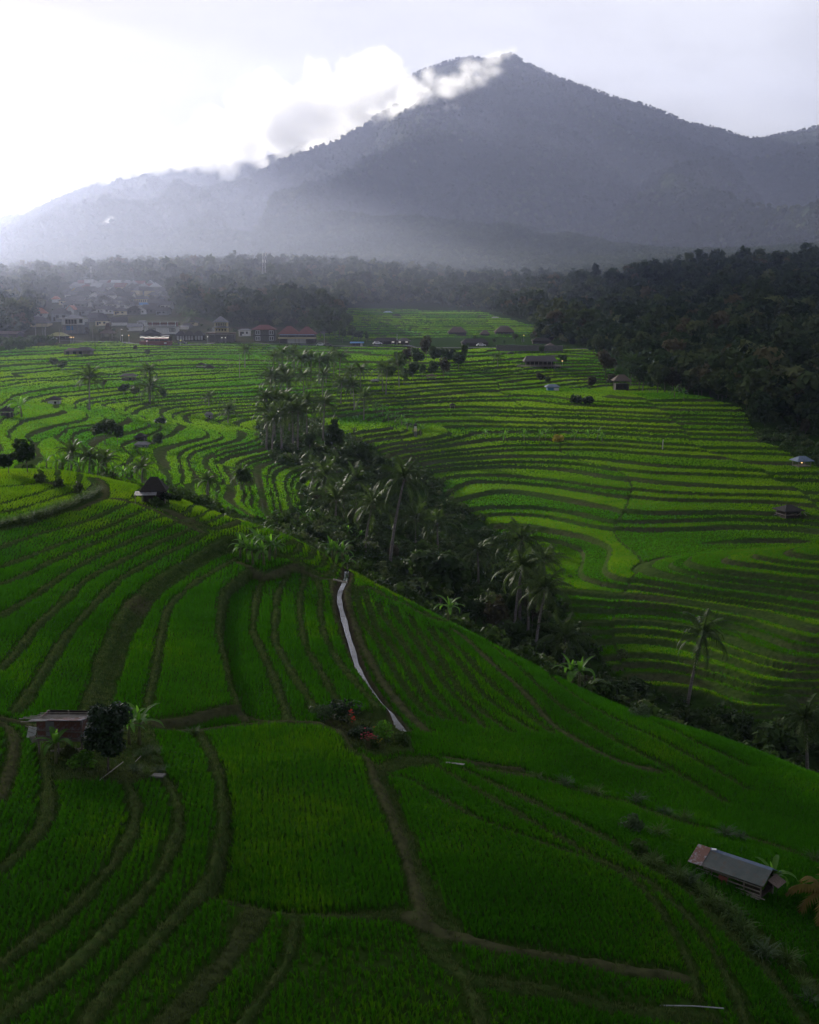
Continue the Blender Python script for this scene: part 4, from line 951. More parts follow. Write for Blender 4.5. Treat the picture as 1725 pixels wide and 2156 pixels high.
# forest edge on the right, tree by tree
FE = [(1250 + 0, 700, 500), (1275, 740, 430), (1385, 760, 372), (1400, 745, 385), (1415, 770, 372), (1430, 750, 380), (1448, 765, 372), (1462, 745, 380), (1478, 775, 360), (1495, 760, 366), (1512, 785, 352), (1530, 770, 356), (1545, 800, 345), (1560, 785, 350), (1572, 830, 330), (1585, 800, 340), (1600, 850, 318), (1615, 815, 330), (1630, 860, 310), (1648, 835, 316), (1662, 870, 300), (1680, 850, 305), (1695, 885, 292), (1712, 865, 296), (1590, 880, 312), (1610, 890, 306), (1640, 895, 298), (1670, 905, 290), (1345, 760, 400), (1368, 775, 385), (1470, 800, 360), (1520, 815, 345), (1730, 895, 285), (1555, 838, 330)]
FE = sorted(FE)
for k, (u, v, d) in enumerate(FE): tree_at(u, v, d, ('dark', 'brown', 'dark', 'slim', 'pale')[k % 5] if k % 7 else 'dark', '%s forest-edge tree, %s beside the right-hand terraces' % (('dark', 'brownish', 'bushy', 'slim', 'pale')[k % 5] if k % 7 else 'dark', ordn(k, len(FE))), 'trees along the forest edge', k)

# bushes and undergrowth
BS = [(677, 1524, 50, 85, .55, .9, 'grey_leaf', 'small grey-green bush at the left end of the flower bed'), (725, 1528, 50, 85, .85, 1.7, 'dark_leaf', 'round dark bush rising over the flower bed'), (760, 1560, 50, 85, .6, .9, 'dark_leaf', 'low dark bush bearing magenta blooms in the flower bed'), (813, 1560, 50, 85, .62, 1.2, 'light_leaf', 'bright lime-green bush beside the water channel'), (850, 1572, 50, 85, .5, .7, 'tree_a', 'low dark bush right of the lime-green bush'), (790, 1578, 50, 85, .5, .6, 'tree_a', 'low leafy bush in front of the lime-green bush'),
      (175, 1622, 48, 80, .75, 1.1, 'light_leaf', 'spiky lime-green bush in front of the rusty hut'), (150, 1598, 48, 80, .4, .8, 'tree_b', 'small pale bush under the rusty hut'), (350, 1062, 110, 145, .9, 1.3, 'dark_leaf', 'dark bush in front of the thatched hut'), (330, 1066, 110, 145, .8, 1.0, 'tree_a', 'low bush left of the thatched hut front'), (368, 1056, 110, 145, .8, 1.2, 'tree_a', 'bush right of the thatched hut'), (124, 1028, 120, 146, .7, 1.5, 'tree_b', 'small leafy bush on the bund of the bright field, left one'), (166, 1040, 120, 146, .7, 1.6, 'tree_b', 'small leafy bush on the bund of the bright field, right one'), (88, 1016, 120, 146, 1.0, 1.3, 'tree_b', 'rounded bush at the end of the tree ledge'),
      (1335, 1755, 50, 85, .75, 1.2, 'grey_leaf', 'round grey-green shrub left of the open shed'), (1345, 1790, 50, 85, .6, .7, 'tree_a', 'low shrub in front of the round grey-green shrub'), (1214, 850, 300, 380, 2.2, 2.8, 'dark_leaf', 'dark round bush, left of two on the bright upper terrace'), (1236, 852, 300, 380, 2.0, 2.8, 'dark_leaf', 'dark round bush, right of two on the bright upper terrace'), (1177, 932, 250, 340, 1.6, 2.0, 'yellow_leaf', 'yellow-green bush in the banana row on the right'), (339, 892, 200, 300, 1.3, 2.2, 'dark_leaf', 'dark upright bush on the curved left terraces'), (1470, 1540, 85, 135, 1.0, 1.2, 'tree_a', 'bush on the ridge edge below the lone dark palm'), (1345, 1510, 85, 125, 1.0, 1.0, 'grey_leaf', 'bush with white blossom on the ridge edge')]
for k, (u, v, lo, hi, r, h, mt, lb) in enumerate(BS): q = 1.35 if 660 < u < 870 and v > 1500 else 1.0; bush(spot(u, v, lo, hi), r * q, h * q, M[mt], lb, 'bushes standing apart', k, n=int(700 * r) if v > 1400 else 420, size=.085 if v > 1400 else max(.12, .16 * r))
# undergrowth of the gully: one unbroken tangle
def tangle(name, pts_, seed, mat, r=(.8, 1.8), n=60, size=.22):
    rg = np.random.default_rng(seed); V = []
    for p in pts_:
        rr = rg.uniform(*r); C, Rr = crown_lumps(rr, rr * 1.3, rg, 5); V.append(card_cloud(C + np.array(p), Rr, n, size * rr, rg))
    V = np.concatenate(V); return tag(link(name, np_mesh(name, V, np.arange(len(V)).reshape(-1, 3), mat)), kind='stuff')
rg = np.random.default_rng(5); Xs = rg.uniform(-60, 150, 26000); Ys = rg.uniform(95, 360, 26000); z_, f_, v_, _, _, _ = terrace(Xs, Ys)
pu, pv_ = proj(Xs, Ys, z_); k = (v_ | (~f_ & (Ys < 300) & (pv_ > 900) & (pu > 570) & (Ys > edge_d(Xs / Ys) + 2))) & (rg.random(26000) < np.clip(150 / Ys, .2, .85) * sstep(.2, .6, vnoise(Xs / 9, Ys / 9, 83) + .15)); Xs, Ys = Xs[k], Ys[k]
tangle('undergrowth', np.stack([Xs, Ys, land(Xs, Ys) - .2], -1), 6, M['tree_a'], (.5, 1.8), 44, .22)
XU, YU = Xs, Ys
# slope just behind the ridge edge
ss = rg.uniform(-.35, .5, 1500); dd = edge_d(ss) + rg.uniform(2, 22, 1500); Xs = ss * dd; k = (rg.random(1500) < np.where(ss < -.2, .12, .8)); tangle('undergrowth', np.stack([Xs, dd, land(Xs, dd) - .3], -1)[k], 8, M['tree_a'], (.5, 1.3), 60, .2)
rg = np.random.default_rng(15); k = rg.random(len(XU)) < .4; tangle('undergrowth', np.stack([XU, YU, land(XU, YU) + .2], -1)[k] + rg.normal(size=(k.sum(), 3)) * np.array([2, 2, .2]), 16, M['tree_b'], (.4, 1.2), 50, .2)

# tall grass clumps along the lower right bank and ditches
GC = [(1130, 1640), (1190, 1655), (1245, 1672), (1253, 1676), (1340, 1690), (1400, 1715), (1440, 1728), (1385, 1762), (1375, 1820), (1530, 1765), (1560, 1770), (1430, 1850), (1455, 1862), (1475, 1880), (1500, 1905), (1530, 1925), (1545, 1940), (1560, 1962), (1580, 1990), (1610, 2015), (1655, 2030), (1690, 2080), (1705, 2115), (1715, 1815), (409, 1546), (325, 1595), (330, 1610), (337, 1632), (300, 1600), (312, 1588), (285, 1630), (310, 1640)]
for k, (u, v) in enumerate(sorted(GC)):
    nearhut = u < 500; grp = 'grass clumps in the hut yard' if nearhut else 'grass clumps along the lower right bank'
    lb = ('tall grass clump, %s in the yard of the rusty hut' % ordn(k, 8)) if nearhut else 'tall grass clump, %s' % ((ORD[k - 8] + ' along the lower right bank') if k - 8 < 20 else ['fourth from the right along the lower right bank', 'third from the right along the lower right bank', 'second from the right along the lower right bank', 'rightmost along the lower right bank'][k - 28])
    clump(spot(u, v, 30, 90), lb, grp, k, R.uniform(.6, .95) * (.7 if nearhut else 1), 3 + k % 2 if k % 3 == 0 else None)
# hedge of grass along the ditch on the upper left
hp = np.array([hit(a / 4, 975 + b / 4, 22, 150) for a, b in [(0, 540), (100, 520), (200, 500), (300, 465), (400, 440), (500, 400), (600, 365), (700, 320), (780, 280), (820, 240)]])
for k in range(26):
    f = k / 25 * 9; i = min(int(f), 8); p = hp[i] * (1 - f + i) + hp[i + 1] * (f - i); clump((p[0], p[1], ground_z(p[0], p[1])), 'tufted grass clump in the hedge along the curving upper left ditch', 'grass hedge along the upper left ditch', k, R.uniform(.9, 1.2), k % 3)

# yellowing palm beside the open shed (leaning in from the right)
p = spot(1735, 1925, 40, 75); t = empty('coconut_palm', p, 0, 'low palm with yellow-brown drooping fronds at the right edge by the shed', 'palm tree', 'coconut palms standing apart')
mb = MB(); mb.tube([(0, 0, -.3), (0, 0, .5), (.05, 0, 1.0)], [.16, .14, .1], 7); mb.build('trunk', M['bark'], t)
mb = MB(); rg_ = random.Random(4)
for k in range(13): frond(mb, 2.6, radians(rg_.uniform(20, 70)), k * 2.4, radians(rg_.uniform(90, 140)), rg_, 16, .6)
mb.build('crown', M['palm_dry'], t, (.05, 0, 1.0))

# ------------------------------------------------------------------ far woods
def forest_mat():
    m, nt, out = new_mat('forest_tones'); p = nn(nt, 'ShaderNodeBsdfPrincipled'); a = nn(nt, 'ShaderNodeAttribute'); a.attribute_name = 'tone'
    r = ramp(nt, [(0., (.016, .034, .011)), (.45, (.040, .066, .022)), (.7, (.075, .10, .034)), (.85, (.12, .14, .05)), (1., (.105, .082, .042))]); nt.links.new(a.outputs['Fac'], r.inputs[0]); nt.links.new(r.outputs[0], p.inputs['Base Color'])
    setv(p, 'Roughness', .8); setv(p, 'Specular IOR Level', .03); tr = nn(nt, 'ShaderNodeBsdfTranslucent'); nt.links.new(r.outputs[0], tr.inputs[0]); mx = nn(nt, 'ShaderNodeMixShader'); setv(mx, 0, .2); nt.links.new(p.outputs[0], mx.inputs[1]); nt.links.new(tr.outputs[0], mx.inputs[2]); nt.links.new(mx.outputs[0], out.inputs[0]); return m
M['forest_tones'] = forest_mat()
def wood(name, polys, n, lo, hi, seed, mat, minus=(), ncards=((500, 150), (800, 80), (9999, 40))):
    rg = np.random.default_rng(seed); s = rg.uniform(-.5, .5, n); d = np.exp(rg.uniform(math.log(lo), math.log(hi), n)); X = s * d; Z = base(X, d)
    k = np.zeros(n, bool)
    for P in polys: k |= pmask(P, X, d, Z)
    for P in minus: k &= ~pmask(P, X, d, Z)
    X, Y, Z, V, T = X[k], d[k], Z[k], [], []
    for x, y, z in zip(X, Y, Z):
        nc_ = [c for m_, c in ncards if y < m_][0]; r = rg.uniform(1.9, 3.6) + 2.2 * rg.random() ** 4; h = r * rg.uniform(1.1, 2.2); T.append(np.full(nc_ * 3, np.clip(rg.normal(.42, .2) + .25 * fbm(x / 90, y / 90, 5, 2), 0, 1) if rg.random() > .05 else .97))
        C, Rr = crown_lumps(r, h, rg, 6); sz = 2.6 * r / math.sqrt(nc_); V.append(card_cloud(C + np.array([x, y, z + rg.uniform(1.0, 5.5) + (3 if r > 4.5 else 0)]), Rr, nc_, sz, rg))
    V = np.concatenate(V); return tag(link(name, np_mesh(name, V, np.arange(len(V)).reshape(-1, 3), M['forest_tones'], attrs={'tone': np.concatenate(T)})), kind='stuff'), len(X)
VILL = [(40, 740), (60, 700), (90, 650), (130, 600), (250, 592), (350, 605), (370, 650), (480, 690), (680, 690), (690, 730), (560, 735)]
RF = [(1130, 720), (1150, 640), (1250, 600), (1400, 555), (1725, 520), (2600, 510), (2600, 1030), (1725, 990), (1668, 962), (1605, 936), (1566, 866), (1480, 836), (1400, 822), (1330, 795), (1280, 745), (1200, 730)]
MF = [(-800, 740), (-800, 540), (1250, 540), (1250, 610), (1160, 640), (1140, 690), (1010, 655), (860, 645), (735, 648), (700, 700), (690, 722), (560, 700), (60, 705), (40, 735)]
print(wood('forest', [RF], 30000, 300, 1260, 31, M['forest']), wood('forest', [MF], 30000, 600, 1260, 32, M['forest'], [VILL]))
# woods on the mountain: crowns down to a few pixels
rg = np.random.default_rng(77); n = 52000; s = rg.uniform(-.42, .42, n); d = np.exp(rg.uniform(math.log(1255), math.log(5300), n)); s3 = rg.uniform(-.42, .42, 34000); d3 = np.exp(rg.uniform(math.log(1252), math.log(2300), 34000)); s = np.concatenate([s, s3]); d = np.concatenate([d, d3]); X = s * d
s2 = rg.uniform(-.42, .42, 2600); d2 = np.interp(s2, sx_, sd_) + rg.uniform(-25, 12, 2600); s = np.concatenate([s, s2]); d = np.concatenate([d, d2]); X = s * d; n = len(X)
k = d < np.interp(s, sx_, sd_) + 40; X, d = X[k], d[k]; Z = mount(X, d); n = len(X); r = rg.uniform(4.5, 8, n) * np.where(d > np.interp(X / d, sx_, sd_) - 150, .75, 1)
q = 10; C = np.stack([X, d, Z + r * .6], -1); dirs = rg.normal(size=(n, q, 3)); dirs /= np.linalg.norm(dirs, axis=2, keepdims=True)
c = C[:, None] + dirs * r[:, None, None] * .6; a = np.cross(dirs, rg.normal(size=(n, q, 3))); a /= np.linalg.norm(a, axis=2, keepdims=True); b = np.cross(dirs, a); sz = (r * .75)[:, None, None]
V = np.stack([c - a * sz - b * sz * .5, c + a * sz - b * sz * .5, c + b * sz], 2).reshape(-1, 3)
tag(link('forest', np_mesh('forest', V, np.arange(len(V)).reshape(-1, 3), M['forest_tones'], attrs={'tone': np.repeat(np.clip(rg.normal(.38, .11, n) + .3 * fbm(X / 300, d / 300, 6, 3), 0, .9), q * 3)})), kind='stuff')
# ------------------------------------------------------------------ building materials
M['tin_grey'] = tin_mat('grey_tin', (.14, .14, .14), (.25, .25, .26), (.12, .055, .03), .40, .65, .15, 9.0)
M['tin_rust'] = tin_mat('rusty_tin', (.12, .05, .035), (.22, .09, .06), (.30, .30, .34), .44, .6, .2, 9.0)
M['tin_green'] = tin_mat('weathered_green_tin', (.055, .08, .075), (.11, .125, .115), (.10, .085, .07), .43, .75, .05, 7.0)
M['tin_blue'] = tin_mat('blue_tin', (.08, .12, .20), (.14, .20, .30), (.10, .10, .11), .34, .6, .1, 7.0)
M['wood'] = simple('weathered_wood', (.09, .075, .06), (.22, .19, .16), 4, .85, bump=.3, stretch=(1, 1, 4))
M['bamboo'] = simple('grey_bamboo', (.16, .14, .11), (.34, .31, .26), 3, .7)
M['dark_wood'] = simple('dark_wood', (.02, .016, .012), (.05, .04, .03), 3, .85)
M['thatch'] = simple('dark_thatch', (.016, .014, .012), (.045, .040, .034), 6, .95, bump=.6, stretch=(3, 3, 1))
M['thatch_brown'] = simple('brown_thatch', (.09, .065, .05), (.17, .13, .11), 5, .95, bump=.6, stretch=(3, 3, 1))
M['thatch_grey'] = simple('grey_thatch', (.06, .052, .052), (.12, .105, .105), 5, .95, bump=.6, stretch=(3, 3, 1))
M['white'] = simple('white_wall', (.66, .66, .66), (.80, .80, .79), 1.2, .85)
M['cream'] = simple('cream_wall', (.66, .56, .34), (.76, .66, .44), 1.2, .85)
M['grey_wall'] = simple('grey_wall', (.20, .21, .23), (.32, .33, .36), 1.2, .9)
M['stone'] = simple('grey_stone_wall', (.10, .095, .09), (.19, .18, .17), 2.5, .9, bump=.3)
M['brick'] = simple('red_brick_wall', (.16, .055, .04), (.26, .09, .065), 2.5, .9, bump=.2)
M['tile_red'] = simple('red_roof_tiles', (.13, .045, .04), (.21, .075, .06), 2.2, .85, bump=.4, stretch=(2, 2, 6))
M['tile_orange'] = simple('orange_roof_tiles', (.36, .13, .07), (.52, .21, .12), 2.2, .85, bump=.4)
M['tile_dark'] = simple('dark_roof_tiles', (.055, .05, .054), (.11, .10, .105), 2.2, .85, bump=.4)
M['tile_grey'] = simple('grey_roof_tiles', (.16, .16, .17), (.28, .28, .30), 2.2, .8, bump=.4)
M['blue_tarp'] = simple('blue_tarpaulin', (.02, .14, .36), (.04, .22, .48), 2, .6)
M['blue_pale'] = simple('pale_blue_awning', (.20, .28, .42), (.30, .38, .52), 2, .6)
M['yellow_roof'] = simple('moss_yellow_roof', (.26, .25, .08), (.36, .34, .14), 2, .8)
M['window'] = simple('dark_window', (.012, .014, .018), (.03, .032, .038), 2, .25, spec=.6)
M['curtain'] = simple('white_curtain', (.42, .42, .42), (.62, .62, .62), 4, .9)
M['metal'] = simple('galvanised_steel', (.22, .23, .24), (.38, .39, .40), 3, .5, metal=.3)
M['concrete'] = simple('concrete_post', (.22, .21, .20), (.36, .35, .33), 3, .9)
M['asphalt'] = simple('asphalt', (.045, .045, .047), (.065, .065, .067), 3, .9)
M['car_white'] = simple('white_car_paint', (.62, .62, .63), (.70, .70, .71), .5, .3, spec=.6)
M['car_dark'] = simple('dark_car_paint', (.03, .03, .035), (.05, .05, .055), .5, .3, spec=.6)
M['tyre'] = simple('rubber', (.012, .012, .012), (.025, .025, .025), 4, .9)
M['path'] = simple('trodden_earth', (.05, .042, .028), (.10, .085, .055), 4, .95)
def lamp_mat(name, col, e):
    m, nt, out = new_mat(name); em = nn(nt, 'ShaderNodeEmission'); em.inputs[0].default_value = (*col, 1); em.inputs[1].default_value = e; nt.links.new(em.outputs[0], out.inputs[0]); return m
M['lamp_warm'] = lamp_mat('warm_lamp', (1, .62, .28), .8); M['lamp_white'] = lamp_mat('white_lamp', (1, .95, .85), .7); M['lamp_pink'] = lamp_mat('pinkish_lamp', (1, .7, .8), .8); M['lamp_yellow'] = lamp_mat('yellow_lamp', (.95, .95, .15), .7)

# ------------------------------------------------------------------ roofs and houses
def hip_roof(w, l, h, ov, ridge, z0, mat, parent, name='roof', th=.12):
    """hipped roof over a w (x) by l (y) plan; ridge = ridge length as a share of w (0: pyramid)"""
    mb = MB(); a, b = w / 2 + ov, l / 2 + ov; r = ridge * w / 2
    v = [(-a, -b, z0), (a, -b, z0), (a, b, z0), (-a, b, z0), (-r, 0, z0 + h), (r, 0, z0 + h), (-a, -b, z0 - th), (a, -b, z0 - th), (a, b, z0 - th), (-a, b, z0 - th)]
    f = [(0, 1, 5, 4), (1, 2, 5), (2, 3, 4, 5), (3, 0, 4), (6, 7, 1, 0), (7, 8, 2, 1), (8, 9, 3, 2), (9, 6, 0, 3), (9, 8, 7, 6)]
    if ridge == 0: f = [(0, 1, 4), (1, 2, 4), (2, 3, 4), (3, 0, 4)] + f[4:]
    mb.add(v, f); return mb.build(name, mat, parent)
def gable_roof(w, l, h, ov, z0, mat, parent, name='roof', th=.1, ax='x'):
    mb = MB(); a, b = w / 2 + ov, l / 2 + ov
    if ax == 'x':
        mb.slab([(-a, -b, z0), (a, -b, z0), (a, 0, z0 + h), (-a, 0, z0 + h)], th); mb.slab([(a, b, z0), (-a, b, z0), (-a, 0, z0 + h), (a, 0, z0 + h)], th)
    else:
        mb.slab([(-a, b, z0), (-a, -b, z0), (0, -b, z0 + h), (0, b, z0 + h)], th); mb.slab([(a, -b, z0), (a, b, z0), (0, b, z0 + h), (0, -b, z0 + h)], th)
    return mb.build(name, mat, parent)
def gable_wall(w, l, h, rise, mat, parent, z0=0, ax='y', name='wall'):
    """box walls whose ends rise into gables"""
    mb = MB(); mb.box((0, 0, z0 + h / 2 - .5), (w, l, h + 1))
    if ax == 'y':
        for y in (-l / 2, l / 2): mb.slab([(-w / 2, y, z0 + h), (w / 2, y, z0 + h), (0, y, z0 + h + rise)], .08)
    else:
        for x in (-w / 2, w / 2): mb.slab([(x, -l / 2, z0 + h), (x, l / 2, z0 + h), (x, 0, z0 + h + rise)], .08)
    return mb.build(name, mat, parent)
def windows(parent, xs, y, z, w, h, mat=None, frame=None, name='window'):
    for x in xs:
        o = MB().box((0, 0, 0), (w, .08, h)).build(name, mat or M['window'], parent, (x, y - .02, z))
        if frame:
            mb = MB()
            for s in (-1, 1): mb.box((s * (w / 2 + .06), 0, 0), (.12, .14, h + .24)); mb.box((0, 0, s * (h / 2 + .06)), (w, .14, .12))
            mb.box((0, -.01, 0), (.06, .12, h)); mb.build('frame', frame, o)
def px(d): return d / F
def place(u, vb, d, name, label, cat, group=None, rz=0.0):
    """base of a building: where the line of sight through its foot (u, vb) meets the land; scaled from the d it was drawn for"""
    p = spot(u, vb, 150); t = empty(name, p, rz, label, cat, group); t.scale = (p.y / d,) * 3; return t
def house(u, vb, d, wpx, hpx, rpx, roof, wall, label, group='village houses', kind='hip', rz=0., dep=.8, ridge=.5, ov=.5, win=0, wy=.55, door=True, frame=None, cat='house', name='house', deep=3.5):
    t = place(u, vb, d, name, label, cat, group, rz); k = px(d) * 1.02; w, h, rh = wpx * k, hpx * k, rpx * k; l = w * dep
    if kind == 'gable_y':
        gable_wall(w, l, h, rh, wall, t); gable_roof(w, l, rh, ov, h, roof, t, ax='y')
    elif kind == 'gable':
        gable_wall(w, l, h, rh, wall, t, ax='x'); gable_roof(w, l, rh, ov, h, roof, t)
    else:
        MB().box((0, 0, h / 2 - deep / 2), (w, l, h + deep)).build('wall', wall, t); hip_roof(w, l, rh, ov, ridge if kind == 'hip' else 0, h, roof, t)
    if win:
        windows(t, [(-w / 2 + w * (i + .5 + (.5 if door else 0)) / (win + (1 if door else 0))) for i in range(win)], -l / 2 - .03, h * wy, w / (win + 1) * .45, min(1.4, h * .4), frame=frame)
        if door: MB().box((0, 0, 0), (.9, .08, min(2.0, h * .75))).build('door', M['dark_wood'], t, (-w / 2 + w * .5 / (win + 1), -l / 2 - .03, min(1.0, h * .38)))
    return t, w, l, h, rh

# back of the village: roofs climbing the slope, row by row
rv = random.Random(12)
rows_ = [('lowest', 662, 655, [(158, 26), (190, 22), (222, 30), (256, 24), (286, 26), (318, 24), (345, 22)]), ('second lowest', 650, 690, [(150, 22), (178, 26), (210, 22), (238, 24), (268, 22), (330, 26), (352, 20)]),
         ('third lowest', 640, 725, [(140, 20), (166, 24), (196, 22), (224, 22), (252, 24), (276, 20), (322, 24), (344, 22)]), ('fourth lowest', 631, 760, [(152, 22), (180, 20), (204, 22), (232, 24), (262, 20), (326, 20), (346, 18)]),
         ('fifth lowest', 622, 800, [(146, 18), (168, 20), (190, 18), (214, 22), (240, 20), (266, 20), (290, 18), (316, 20), (340, 20)]), ('second highest', 614, 840, [(160, 18), (184, 18), (206, 20), (230, 18), (256, 20), (280, 18), (304, 18), (328, 18)]), ('highest', 607, 885, [(176, 16), (198, 18), (222, 18), (246, 16), (270, 18), (296, 16), (318, 16)])]
NAMEMAT = [('dark', 'tile_dark'), ('grey', 'tile_grey'), ('dark', 'tile_dark'), ('grey', 'tile_grey'), ('dark', 'thatch'), ('tin', 'tin_pale'), ('dark', 'tile_dark'), ('reddish', 'tile_red')]
M['tin_pale'] = simple('pale_tin', (.34, .35, .37), (.50, .51, .53), 1.5, .6)
HI = 0
for rn_, vb, d, lst in rows_:
    lst = sorted(lst + [(u + 12, w * .8) for u, w in lst[:-1:2]]); vb -= 1
    for k, (u, w) in enumerate(lst):
        nm, mt = NAMEMAT[(HI * 5 + k) % 8]; wl, wm = rv.choice([('white', 'white'), ('white', 'white'), ('grey', 'grey_wall'), ('cream', 'cream'), ('grey', 'stone')])
        house(u, vb + rv.uniform(-1.5, 1.5), d, w * 1.1, 6.5 + rv.random() * 2.5, 6.5 + rv.random() * 3, M[mt], M[wm], '%s roof, %s walls, %s in the %s house row' % (nm, wl, ordn(k, len(lst)), rn_), 'small houses up the village slope', rv.choice(['hip', 'hip', 'gable', 'gable_y', 'pyr']), rv.uniform(-.35, .35), .9, .35, .6, win=2 if d < 730 else 0, door=d < 700); HI += 1
HS = [
 (82, 668, 640, 34, 8, 11, 'tile_orange', 'white', 'pale house with a broad orange hipped roof at the left of the village', 'hip', .2, .4, 2), (119, 636, 720, 15, 6, 6, 'tile_orange', 'white', 'small house with a faded red roof above the orange-roofed house', 'hip', .1, .4, 0),
 (130, 676, 625, 37, 16, 10, 'tile_dark', 'grey_wall', 'tall grey-blue house with a dark hipped roof and orange ridge', 'hip', .15, .3, 2), (152, 663, 640, 17, 10, 9, 'tile_orange', 'white', 'white gabled house with an orange roof behind the tall grey-blue one', 'gable_y', -.3, .5, 1),
 (178, 664, 640, 24, 10, 6, 'tile_dark', 'grey_wall', 'house with pale grey walls right of the white gabled house', 'hip', .0, .6, 1), (190, 648, 700, 15, 4, 10, 'tin_blue', 'white', 'small house with a steep blue-grey gabled roof', 'gable_y', .3, .5, 0), (279, 651, 690, 23, 6, 3, 'tile_grey', 'white', 'low white box-like house in the middle of the village', 'hip', 0, .6, 0),
 (218, 684, 610, 27, 9, 13, 'tile_dark', 'cream', 'cream house with flat eave and tall dark roof', 'hip', 0, .5, 2), (205, 676, 640, 40, 6, 11, 'tile_dark', 'grey_wall', 'wide dark-roofed house behind the cream house', 'hip', 0, .6, 0), (252, 683, 620, 30, 5, 11, 'tile_dark', 'white', 'dark-roofed house with white gable right of the cream house', 'gable', .2, .6, 0),
 (47, 678, 620, 20, 5, 4, 'tin_blue', 'white', 'small white house with a blue-grey roof at the left', 'gable_y', .4, .5, 0), (82, 686, 605, 46, 6, 14, 'tile_dark', 'cream', 'house with dark roof and cream band at the left', 'hip', 0, .4, 0), (8, 662, 650, 20, 6, 5, 'tile_orange', 'white', 'orange roof at the left edge of the village', 'hip', 0, .5, 0), (12, 712, 580, 60, 9, 5, 'thatch_brown', 'dark_wood', 'long brown-roofed shed at the left edge by the road', 'gable', 0, .3, 0),
 (286, 696, 610, 28, 7, 7, 'tile_grey', 'white', 'pale grey-roofed house left of the lit cafe', 'gable', 0, .5, 0), (300, 683, 640, 18, 6, 3, 'tile_grey', 'white', 'small white house above the terrace house', 'hip', 0, .6, 1), (408, 684, 640, 18, 6, 4, 'tile_dark', 'cream', 'cream house half hidden by trees right of the terrace house', 'hip', 0, .6, 1), (388, 692, 620, 18, 4, 2.5, 'tin_grey', 'white', 'flat tin-roofed house right of the terrace house', 'gable', 0, .6, 0),
 (516, 707, 595, 24, 11, 3, 'tile_grey', 'white', 'white two-storey house left of the red-roofed villa', 'hip', .15, .6, 2), (395, 690, 640, 20, 5, 5, 'tile_dark', 'stone', 'dark-roofed house among trees above the bungalows', 'hip', .2, .6, 0), (420, 636, 820, 12, 4, 3, 'tin_grey', 'white', 'tin-roofed house among the trees above the village', 'gable', .3, .6, 0), (432, 646, 790, 14, 4, 4, 'tile_grey', 'white', 'grey-roofed house among the trees above the village', 'gable', .2, .6, 0),
 (600, 546, 1150, 18, 4, 3, 'tin_grey', 'white', 'lone pale house high in the woods right of the lattice mast', 'gable_y', .6, .6, 0), (705, 598, 980, 14, 4, 3, 'tin_grey', 'white', 'lone white house in the woods above the rice field', 'gable', .2, .6, 0), (343, 638, 740, 10, 6, 10, 'tin_blue', 'white', 'narrow house with a steep pale blue roof at the right of the village', 'gable_y', .4, .8, 0)]
for u, vb, d, w, h, r, rf, wl, lb, kd, rz, rg2, wn in HS: house(u, vb, d, w, h, r, M[rf], M[wl], lb, 'village houses', kd, rz, .75, rg2, .5, win=wn)
# yellow two-storey house with blue awning
t, w, l, h, rh = house(300, 640, 720, 30, 10, 5, M['tile_dark'], M['cream'], 'long yellow house with tall bright openings above a blue roof', 'village houses', 'hip', 0, .5, .7, .5)
windows(t, [-w / 2 + w * (i + .5) / 7 for i in range(7)], -l / 2 - .03, h * .62, w / 15, h * .45)
t, w, l, h, rh = house(302, 645, 700, 26, 3, 5, M['blue_tarp'], M['white'], 'low house with a blue roof in front of the yellow house', 'village houses', 'gable', 0, .6)
# big white building with a blue tarpaulin
t = place(158, 702, 598, 'house', 'big white two-storey building with a blue tarpaulin on its lower wall', 'house', 'village houses'); k = px(598)
MB().box((0, 2, 7 * k), (48 * k, 8, 32 * k)).build('wall', M['grey_wall'], t); MB().box((2 * k, -.6, 24 * k), (44 * k, 9, 12 * k)).build('upper_wall', M['white'], t)
MB().box((0, -2.6, 30.5 * k), (52 * k, 14, .35)).build('roof', M['concrete'], t); o = hip_roof(30 * k, 8, 7 * k, .5, .4, 31 * k, M['tile_grey'], t, 'upper_roof')
windows(t, [-10 * k, -4 * k, 2 * k, 8 * k], -5.13, 24 * k, 1.0, 2.0, frame=M['wood']); MB().box((0, 0, 0), (14 * k, .1, 9 * k)).build('tarpaulin', M['blue_tarp'], t, (-8 * k, -2.1, 11 * k)); windows(t, [18 * k, 21 * k], -5.13, 25 * k, .9, 1.9)
for x in (-18, -2, 12, 22): MB().box((x * k, -5.0, 9 * k), (.3, .3, 18 * k)).build('post', M['concrete'], t)
# thatched tower roof, yellow-roofed shed
t = place(228, 712, 585, 'pavilion', 'pavilion with a tall brown thatched tower roof by the road', 'pavilion', 'village houses'); k = px(585)
for sx in (-1, 1):
    for sy in (-1, 1): MB().box((sx * 12 * k, sy * 2.3, 5 * k), (.25, .25, 10 * k + 2)).build('post', M['wood'], t)
hip_roof(26 * k, 6, 9 * k, .5, .25, 10 * k, M['thatch_brown'], t); hip_roof(9 * k, 2.0, 13 * k, .2, .6, 18 * k, M['thatch_brown'], t, 'upper_roof')
t = place(125, 714, 575, 'shed', 'open shed with a mossy yellow hipped roof by the road', 'shed', 'village houses'); k = px(575)
for x in (-16, 0, 16): MB().box((x * k, -2, 3 * k), (.2, .2, 6 * k + 1)).build('post', M['wood'], t)
MB().box((0, 2.2, 3 * k), (34 * k, .2, 6 * k + 1)).build('back_wall', M['dark_wood'], t); hip_roof(36 * k, 6, 7 * k, .5, .4, 6 * k, M['yellow_roof'], t)
